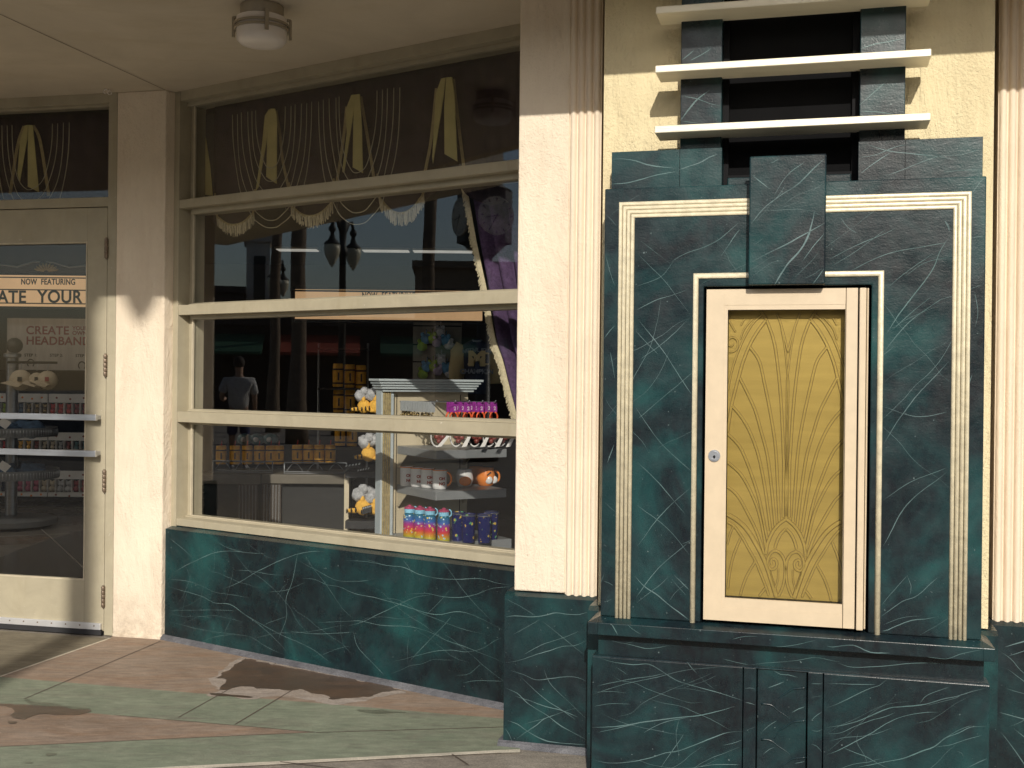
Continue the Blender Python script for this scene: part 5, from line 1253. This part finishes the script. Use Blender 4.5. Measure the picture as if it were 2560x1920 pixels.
mug(1190, 1211, .8785, .046, .094, pr, 'round orange mug half hidden behind the white round mug', M['mugorange'], M['mugorange'], M['mugorange'], 'round orange mugs', ha=150)
tm, c = mug(1214, 1217, .8785, .051, .098, pr, 'round orange mug with a big white disc and a dark brow on the middle shelf', M['mugorange'], M['mugorange'], M['mugorange'], 'round orange mugs', ha=5)
for a, zc, rr, mm in ((20, .036, .021, 'mugwhite'), (66, .036, .021, 'mugwhite'), (24, .036, .004, 'letter')):
    b = MB(X); a = R(a); b.ball((c[0] + .0475 * math.sin(a), c[1] - .0475 * math.cos(a), .8785 + zc), rr, 14, sc=(1, .35, 1)); b.build('printed_disc', M[mm], tm)
b = MB(X); b.tube([(c[0] + .052 * math.sin(R(a)), c[1] - .052 * math.cos(R(a)), .8785 + .062 + .0007 * (a - 8)) for a in range(8, 33, 4)], .0035, 6); b.build('brow', M['letter'], tm)
# bottles and tumblers
for k, (px, py) in enumerate(((1022, 1347), (1048, 1350), (1073, 1353), (1108, 1357))):
    x, y = gpt(px, py, .612); r = .0335; y += r; t = thing('water_bottle', f'rainbow printed water bottle with blue and red lid, {ord_[k]} from the left', 'bottle', X, (x, y, .612), 'rainbow water bottles')
    b = MB(X); b.lathe([(.030, .612), (r, .620), (r, .728), (.030, .740), (.024, .746)], (x, y), 24); b.build('body', M['rainbow'], t, auto=50)
    b = MB(X); b.lathe([(.026, .746), (.028, .748), (.028, .766), (.026, .768)], (x, y), 24); li = b.build('lid', M['lidblue'], t, auto=40)
    b = MB(X); b.lathe([(.0285, .768), (.0285, .776), (.02, .780), (.01, .782), (.01, .788), (.002, .789)], (x, y), 24); b.build('cap', M['lidred'], li, auto=40)
    b = MB(X); b.tube([(x + .026 + .014 * math.sin(R(a)), y - .005, .756 + .018 * -math.cos(R(a)) + .006) for a in range(0, 181, 18)], .0035, 6); b.build('carry_loop', M['lidblue'], li)
for k, (px, py) in enumerate(((1144, 1353), (1170, 1358), (1210, 1359), (1228, 1350))):
    x, y = gpt(px, py, .612); r = .0375; y += r; t = thing('tumbler', f'dark blue tumbler with yellow and green print, {ord_[k]} from the rainbow bottles', 'tumbler', X, (x, y, .612), 'dark blue tumblers')
    b = MB(X); b.lathe([(.031, .612), (.033, .620), (r, .76), (r, .748)], (x, y), 28); b.build('body', M['tumbler'], t, auto=50)
    b = MB(X); b.lathe([(r + .0005, .748), (r + .0015, .750), (r + .0015, .754), (r - .004, .757), (.005, .758)], (x, y), 28); b.build('lid', M['steel'], t, auto=40)
# plush toys, clapper boards and trays left of the gondola post
Y = 6.28
g5 = lambda x, y, Y=Y: q(850 + x * .229, 960 + y * .229, Y)
for ya, yb, lb in ((335, 370, 'narrow black tray holding two yellow toys behind the third mullion'), (952, 1025, 'black tray left of the gondola post holding clapper boards'), (1490, 1580, 'lowest black tray left of the gondola post')):
    (u0, z1), (u1, z0) = g5(62, ya), g5(440, yb)
    b = MB(X); b.box(u0, u1, Y - .02, Y + .14, z0, z1); tag(b.build('tray', M['rubber'], at=((u0 + u1) / 2, Y, z0), bevel=.002), lb, 'tray', 'black trays beside the gondola')
b = MB(X); (u0, z1), (u1, z0) = g5(30, 990), g5(75, 1700); b.box(u0, u1, Y + .06, Y + .12, 0.02, z1); tag(b.build('tray_post', M['panel'], at=(u0, Y, 0)), 'narrow tan post carrying the black trays', 'post')
def toy(x, y, s, lab, k):
    u, z = g5(x, y); r = thing('plush_toy', lab, 'plush toy', X, (u, Y + .03, z), 'yellow plush toys with grey fluff')
    b = MB(X); S = .062 * s
    b.ball((u, Y + .03, z + S * .6), S * .62, 12, sc=(1, .7, 1.0)); b.ball((u - S * .7, Y + .02, z + S * .35), S * .33, 10, sc=(1.6, .7, .6)); b.ball((u + S * .75, Y + .02, z + S * .3), S * .33, 10, sc=(1.3, .7, .7)); b.ball((u - S * .05, Y + .02, z + S * 1.2), S * .28, 8, sc=(.7, .7, 1.3)); b.build('body', M['yellowfelt'], r)
    b = MB(X)
    for j in range(3): b.ball((u - S * (.5 + .32 * j), Y - .006, z + S * (.46 - .05 * j)), S * .13, 7, sc=(.55, .7, 1.6))
    b.build('stripe', M['letter'], r)
    b = MB(X); b.ball((u - S * .35, Y + .04, z + S * 1.55), S * .55, 12, rough=.35, seed=k); b.ball((u + S * .35, Y + .05, z + S * 1.7), S * .52, 12, rough=.35, seed=k + 3); b.ball((u, Y + .03, z + S * 1.95), S * .4, 10, rough=.35, seed=k + 5); b.build('fluff', M['fluff'], r)
toy(255, 322, 1.0, 'yellow plush toy with grey fluff behind the third mullion, left one', 1); toy(385, 322, 1.05, 'yellow plush toy with grey fluff behind the third mullion, beside the gondola post', 2)
toy(305, 850, 1.1, 'yellow plush toy with a large grey fluffy top above the clapper boards', 3); toy(245, 1440, 1.2, 'yellow plush toy standing in the lowest tray, left one', 4); toy(375, 1440, 1.0, 'yellow plush toy in the lowest tray, beside the gondola post', 5)
for x0, y0, x1, y1, lb in ((60, 850, 235, 930, 'black clapper board with pale stripes sticking out of the middle tray'), (190, 900, 330, 960, 'black clapper board lying flat in the middle tray'), (250, 1310, 350, 1420, 'black clapper board leaning on the toy in the lowest tray')):
    r = thing('clapper_board', lb, 'clapper board', X, (*[g5((x0 + x1) / 2, y1)[0], Y], g5(x0, y1)[1]), 'clapper boards in the trays')
    b = MB(X); p = [g5(x0, y1), g5(x1, y1 - 30), g5(x1, y0), g5(x0, y0 + 30)]; b.prism(p, Y - .028, Y - .022); b.build('slate', M['rubber'], r)
    b = MB(X)
    for k in range(5):
        f0, f1 = k / 5, k / 5 + .11; xa, xb = x0 + (x1 - x0) * f0, x0 + (x1 - x0) * f1; b.prism([g5(xa + 5, y0 + 50 - 26 * f0), g5(xb + 5, y0 + 50 - 26 * f1), g5(xb + 12, y0 + 32 - 30 * f1), g5(xa + 12, y0 + 32 - 30 * f0)], Y - .030, Y - .028)
    b.build('stripe', M['silvercard'], r)

# ================================================================ the street behind and beside the camera (seen reflected in the glass, casting the shade)
M['asphalt'] = concrete('asphalt', (.060, .058, .055), (.085, .082, .078), (.05, .048, .045), .9)
M['bark'] = paint('palm_bark', (.16, .12, .085), .95, var=.3, vs=5, bump=.02, bs=9, stretch=(1, 1, 3))
M['frond'] = paint('palm_frond', (.060, .085, .028), .7, var=.35, vs=3)
M['iron'] = paint('dark_iron', (.025, .028, .026), .5, .3)
M['globe'] = paint('amber_lamp_globe', (.60, .56, .42), .35)
M['clockface'] = paint('clock_face', (.52, .48, .40), .6)
M['stone'] = paint('pale_stone_front', (.55, .50, .44), .8, var=.08, vs=2)
M['tan'] = paint('tan_street_front', (.30, .21, .14), .85, var=.1)
M['darkfront'] = paint('dark_street_front', (.040, .036, .034), .8, var=.2)
M['windowdark'] = paint('dark_street_window', (.015, .018, .022), .15)
M['awngreen'] = paint('green_awning', (.02, .09, .05), .8); M['awnred'] = paint('red_awning', (.30, .05, .025), .8)
M['shirt'] = paint('pale_shirt', (.52, .50, .48), .9, var=.2, vs=25); M['shorts'] = paint('blue_shorts', (.04, .05, .12), .9); M['skin'] = paint('skin', (.42, .26, .18), .6); M['hair'] = paint('dark_hair', (.03, .022, .016), .8)
b = MB(X); b.add([(-90, -21, -.002), (60, -21, -.002), (60, -3.2, -.002), (-90, -3.2, -.002)], [(0, 1, 2, 3)])
tag(b.build('street', M['asphalt'], fix=False), None, None, kind='structure')
# other side of the entrance
t = thing('pilaster', 'cream reeded pilaster on the far side of the entrance, reflected in the shop window', 'pilaster', F, (-5.4, 0, 0))
b = MB(F); b.box(-5.34, -5.16, .03, .33, .61, 3.04); b.build('shaft', M['pink'], t)
b = MB(F); b.box(-5.16, -5.03, .036, .33, .6, 3.04); reeds(b, -5.16, -5.03, 4, .0358, .604, 3.04); b.build('reeded_panel', M['pinkflat'], t, auto=30)
b = MB(F); b.box(-5.37, -5.0, 0, .34, 0, .602); b.build('plinth', M['marble'], t)
b = MB(D); b.prism([(-1.072, .006), (-3.1, .006), D.loc(*F.world(-5.1, .1)), D.loc(*F.world(-5.1, .4)), (-3.1, .3), (-1.072, .3)], 0, 3.04, 'z')
tag(b.build('entrance_wall', M['pink'], at=(-2, 0, 0)), 'cream stucco wall left of the glass door, on the far side of the entrance', 'wall')
b = MB(F); b.box(-9, -5.34, .06, .3, 0, 3.04); tag(b.build('side_wall', M['yellow'], at=(-7, .06, 0)), 'yellow facade wall beyond the far pilaster', 'wall')
# palms
def palm(x, y, h, r, lab, lean=0.0, seed=1, crown=2.2):
    t = thing('palm_tree', lab, 'palm tree', X, (x, y, 0), 'palm trees along the street')
    b = MB(X); n = 26; prof = []
    P = [(x + lean * (i / n) ** 1.5, y + .02 * math.sin(i), h * i / n) for i in range(n + 1)]
    b.tube(P, [r * (1.35 - .5 * min(1, i / 4) + .05 * (i % 2) - .1 * i / n) for i in range(n + 1)], 12); b.build('trunk', M['bark'], t)
    rg = random.Random(seed); b = MB(X); cx_, cy_, cz = P[-1]
    for k in range(34):
        a = rg.uniform(0, 2 * math.pi); el = rg.uniform(-.7, 1.2); L = crown * rg.uniform(.75, 1.1); ca, sa = math.cos(a), math.sin(a); pr = None
        for i in range(9):
            s_ = i / 8; rr = L * s_ * math.cos(el * (1 - .3 * s_)); zz_ = cz + L * s_ * math.sin(el) - 1.1 * L * s_ * s_ * .6
            p = Vector((cx_ + ca * rr, cy_ + sa * rr, zz_)); side = Vector((-sa, ca, -.5)); side2 = Vector((sa, -ca, -.5)); ll = .42 * math.sin(math.pi * min(.97, s_ * .8 + .15))
            if pr is not None:
                for sd in (side, side2):
                    tip = p + sd * ll + (p - pr) * .6
                    b.add([pr, (pr + p) / 2, tip], [(0, 1, 2)]); b.add([(pr + p) / 2, p, tip + (p - pr) * .45], [(0, 1, 2)])
            pr = p
    b.build('crown', M['frond'], t, fix=False); return t
palm(-20.7, 2.0, 13, .20, 'thick palm trunk reflected beside the street lamp in the shop window', 0, 3)
palm(-26.2, 1.55, 13, .16, 'leaning palm trunk reflected left of the street lamp in the shop window', .9, 4)
palm(-19.6, -.7, 13, .17, 'palm trunk reflected beside the clock in the shop window', .1, 5)
# lamps
def lamp(x, y, rot, lab, ex=0.0):
    t = thing('street_lamp', lab, 'street lamp', X, (x, y, 0), 'street lamps along the street')
    b = MB(X); b.lathe([(.26, 0), (.26, .3), (.17, .42), (.12, .9), (.10, 1.2), (.085, 4.6 + ex), (.13, 4.65 + ex), (.13, 4.8 + ex), (.08, 4.9 + ex), (.10, 5.3 + ex), (.14, 5.45 + ex), (.06, 5.6 + ex), (.09, 5.75 + ex), (.02, 6.0 + ex)], (x, y), 14); b.build('post', M['iron'], t)
    for s in (-1, 1):
        ca, sa = math.cos(rot) * s, math.sin(rot) * s
        b = MB(X); b.tube([(x + ca * r, y + sa * r, z + ex) for r, z in ((.06, 5.2), (.25, 5.5), (.42, 5.55), (.50, 5.35), (.50, 5.15))], .05, 8); b.ball((x + ca * .5, y + sa * .5, 5.28 + ex), .10, 8); b.build('arm', M['iron'], t)
        b = MB(X); b.lathe([(.05, 5.15 + ex), (.09, 5.02 + ex), (.20, 4.92 + ex), (.21, 4.88 + ex)], (x + ca * .5, y + sa * .5), 14); b.build('cap', M['iron'], t)
        b = MB(X); b.lathe([(.01, 4.30 + ex), (.07, 4.38 + ex), (.17, 4.58 + ex), (.215, 4.76 + ex), (.20, 4.88 + ex)], (x + ca * .5, y + sa * .5), 16); b.build('globe', M['globe'], t)
    return t
lamp(-2.81, -4.0, R(42), 'tall twin globe street lamp behind the camera shading a stripe of the glass door', 2.52)
lamp(-24.2, .16, R(46), 'twin globe street lamp reflected in the middle of the shop window')
lamp(-34.7, -.1, R(30), 'twin globe street lamp farther off, reflected left of the near one')
# clock
ch = Vector((-14.55, -.13)); KZ = 4.38
t = thing('street_clock', 'dark iron street clock with two pale faces reflected beside the purple curtain', 'clock', X, (ch.x, ch.y, 0))
C = Fr((ch.x, ch.y), -85)
b = MB(C); b.prism([(.50 * math.cos(R(a)), .50 * math.sin(R(a))) for a in (22.5 + 45 * k for k in range(8))], KZ - .45, KZ + .50, 'z'); b.lathe([(.5, KZ + .5), (.3, KZ + .62), (.1, KZ + .75), (.02, KZ + .9)], (0, 0), 16); b.lathe([(.1, KZ - .95), (.16, KZ - .7), (.42, KZ - .45)], (0, 0), 16); b.build('case', M['iron'], t)
b = MB(C); b.lathe([(.3, 0), (.3, .4), (.14, .6), (.11, KZ - .9)], (0, 0), 14); b.build('post', M['iron'], t)
for ang in (0, -90):
    C2 = Fr((ch.x, ch.y), C.deg + ang)
    b = MB(C2); k = 32; b.prism([(.345 * math.cos(2 * math.pi * i / k), KZ + .345 * math.sin(2 * math.pi * i / k)) for i in range(k)], -.50, -.44); fc = b.build('face', M['clockface'], t)
    b = MB(C2)
    for i in range(12):
        a = R(30 * i); c0, s0 = math.sin(a), math.cos(a); e_ = Vector((c0, s0)); n_ = Vector((-s0, c0)) * .012
        p, e2 = e_ * .26, e_ * .315; b.add([(v.x, -.503, KZ + v.y) for v in (p + n_, p - n_, e2 - n_, e2 + n_)], [(0, 1, 2, 3)])
    b.build('hour_mark', M['iron'], fc)
    for a, L, wd in ((100, .22, .014), (150, .30, .010)):
        b = MB(C2); e_ = Vector((math.sin(R(a)), math.cos(R(a)))); n_ = Vector((-e_.y, e_.x)) * wd; b.prism([(v.x, KZ + v.y) for v in (-e_ * .05 + n_, e_ * L + n_ * .4, e_ * L - n_ * .4, -e_ * .05 - n_)], -.508, -.504); b.build('hand', M['iron'], fc)
# buildings
def block(fr, u0, u1, d0, d1, h, wm, lab, wins, name='building'):
    t = thing(name, lab, 'building', fr, ((u0 + u1) / 2, d0, 0))
    b = MB(fr); b.box(u0, u1, d0, d1, 0, h); b.build('wall', M[wm], t)
    b = MB(fr); b.box(u0 - .15, u1 + .15, d0 - .2, d1 + .1, h, h + .35); b.build('cornice', M[wm], t)
    for a, c, z0, z1 in wins:
        b = MB(fr); b.box(a - .08, c + .08, d0 - .05, d0 + .02, z0 - .08, z1 + .08); f = b.build('window', M[wm], t); b = MB(fr); b.box(a, c, d0 - .06, d0 - .052, z0, z1); b.build('window_pane', M['windowdark'], f)
    return t
def facing(x, y, dx, dy): return Fr((x, y), math.degrees(math.atan2(dx, dy)))
S = facing(-34.6, -3.2, -.968, -.252)
t = block(S, -9, 12, 0, 6, 3.3, 'darkfront', 'long low dark shop row with green and red awnings down the street', [(-8 + 2.6 * k, -6 + 2.6 * k, .6, 2.3) for k in range(7)], 'shop_row')
for k, (a, c, m_) in enumerate(((-8.5, -5.5, 'awnred'), (-5, -.5, 'awngreen'), (.2, 3, 'awnred'), (3.5, 10.5, 'awngreen'))):
    b = MB(S); b.prism([(0, 3.0), (-1.6, 2.35), (-1.6, 2.25), (0, 2.9)], a, c, 'u'); b.build('awning', M[m_], t)
A = facing(-60.6, -3.8, -.986, -.165)
block(A, -.55, .75, 0, 3, 9.2, 'stone', 'tall narrow white tower with stepped frame far down the street', [(-.3, .35, 2, 8.4)], 'tower')
block(A, .9, 9, -1, 8, 6.2, 'darkfront', 'dark low building beside the white tower far down the street', [(1.5 + 2.4 * k, 3 + 2.4 * k, 3, 5) for k in range(3)])
B_ = facing(-47.6, -11.5, -.946, -.324)
block(B_, -9, 2.4, 0, 8, 6.9, 'tan', 'tan two storey building with dark windows reflected behind the clock', [(-8 + 2.1 * k, -6.8 + 2.1 * k, 4.4, 5.9) for k in range(5)])
O = facing(0, -24, 0, -1)
block(O, -34, 30, 0, 8, 7.6, 'tan', 'long tan building across the street behind the camera', [(-32 + 3.4 * k, -30 + 3.4 * k, z, z + 1.9) for k in range(18) for z in (.9, 4.6)])
# person standing down the pavement, seen from behind in the glass
px_, py_ = -13.65, 4.35
PF = facing(px_, py_, -.98, -.15)
t = thing('person', 'person in a pale shirt and dark blue shorts standing on the pavement, seen from behind', 'person', PF, (0, 0, 0))
def skin_mesh(name, nodes, edges, m, par, lvl=2, extra=None):
    me = bpy.data.meshes.new(name); me.from_pydata([n[0] for n in nodes], edges, []); me.materials.append(m)
    ob = bpy.data.objects.new(name, me); COL.objects.link(ob); ob.parent = par; ORG[ob.name] = ORG[par.name]
    sk = ob.modifiers.new('skin', 'SKIN'); sk.use_smooth_shade = True
    for i, n in enumerate(nodes): v = me.skin_vertices[0].data[i]; v.radius = (n[1], n[2] if len(n) > 2 else n[1]); v.use_root = (i == 0)
    sb = ob.modifiers.new('smooth', 'SUBSURF'); sb.levels = lvl; sb.render_levels = lvl; return ob
bodyN = [((0, 0, .95), .14, .11), ((0, 0, 1.15), .13, .10), ((0, 0, 1.36), .16, .10), ((0, 0, 1.46), .07), ((0, -.01, 1.52), .052), ((0, .0, 1.60), .075, .085), ((0, 0, 1.70), .07, .08),
         ((.09, 0, .88), .085), ((.10, 0, .5), .055), ((.10, .03, .09), .038), ((.11, .16, .03), .035), ((-.09, 0, .88), .085), ((-.10, -.02, .5), .055), ((-.10, 0, .09), .038), ((-.11, .13, .03), .035),
         ((.19, 0, 1.40), .06), ((.27, -.02, 1.16), .042), ((.25, .20, 1.10), .032), ((.20, .29, 1.13), .03, .018), ((-.19, 0, 1.40), .06), ((-.25, .0, 1.12), .042), ((-.25, .12, .90), .032), ((-.245, .17, .83), .03, .018)]
bodyE = [(0, 1), (1, 2), (2, 3), (3, 4), (4, 5), (5, 6), (0, 7), (7, 8), (8, 9), (9, 10), (0, 11), (11, 12), (12, 13), (13, 14), (2, 15), (15, 16), (16, 17), (17, 18), (2, 19), (19, 20), (20, 21), (21, 22)]
skin_mesh('body', bodyN, bodyE, M['skin'], t)
skin_mesh('shirt', [((0, 0, .90), .185, .145), ((0, 0, 1.15), .175, .14), ((0, 0, 1.36), .19, .13), ((0, 0, 1.45), .09), ((.20, 0, 1.40), .085), ((.268, -.015, 1.20), .075), ((-.20, 0, 1.40), .085), ((-.255, .0, 1.17), .07)], [(0, 1), (1, 2), (2, 3), (2, 4), (4, 5), (2, 6), (6, 7)], M['shirt'], t)
skin_mesh('shorts', [((0, 0, .93), .165, .13), ((.095, 0, .80), .10), ((.10, 0, .52), .085), ((-.095, 0, .80), .10), ((-.10, -.01, .52), .085)], [(0, 1), (1, 2), (0, 3), (3, 4)], M['shorts'], t)
b = MB(PF); b.ball((0, -.012, 1.70), .105, 14, sc=(.86, 1.0, 1.0)); b.build('hair', M['hair'], t)
for s in (-1, 1):
    b = MB(PF); b.ball((s * .105, .08 if s > 0 else .05, .035), .05, 10, sc=(.85, 2.2, .75)); b.build('shoe', M['mugwhite'], t)
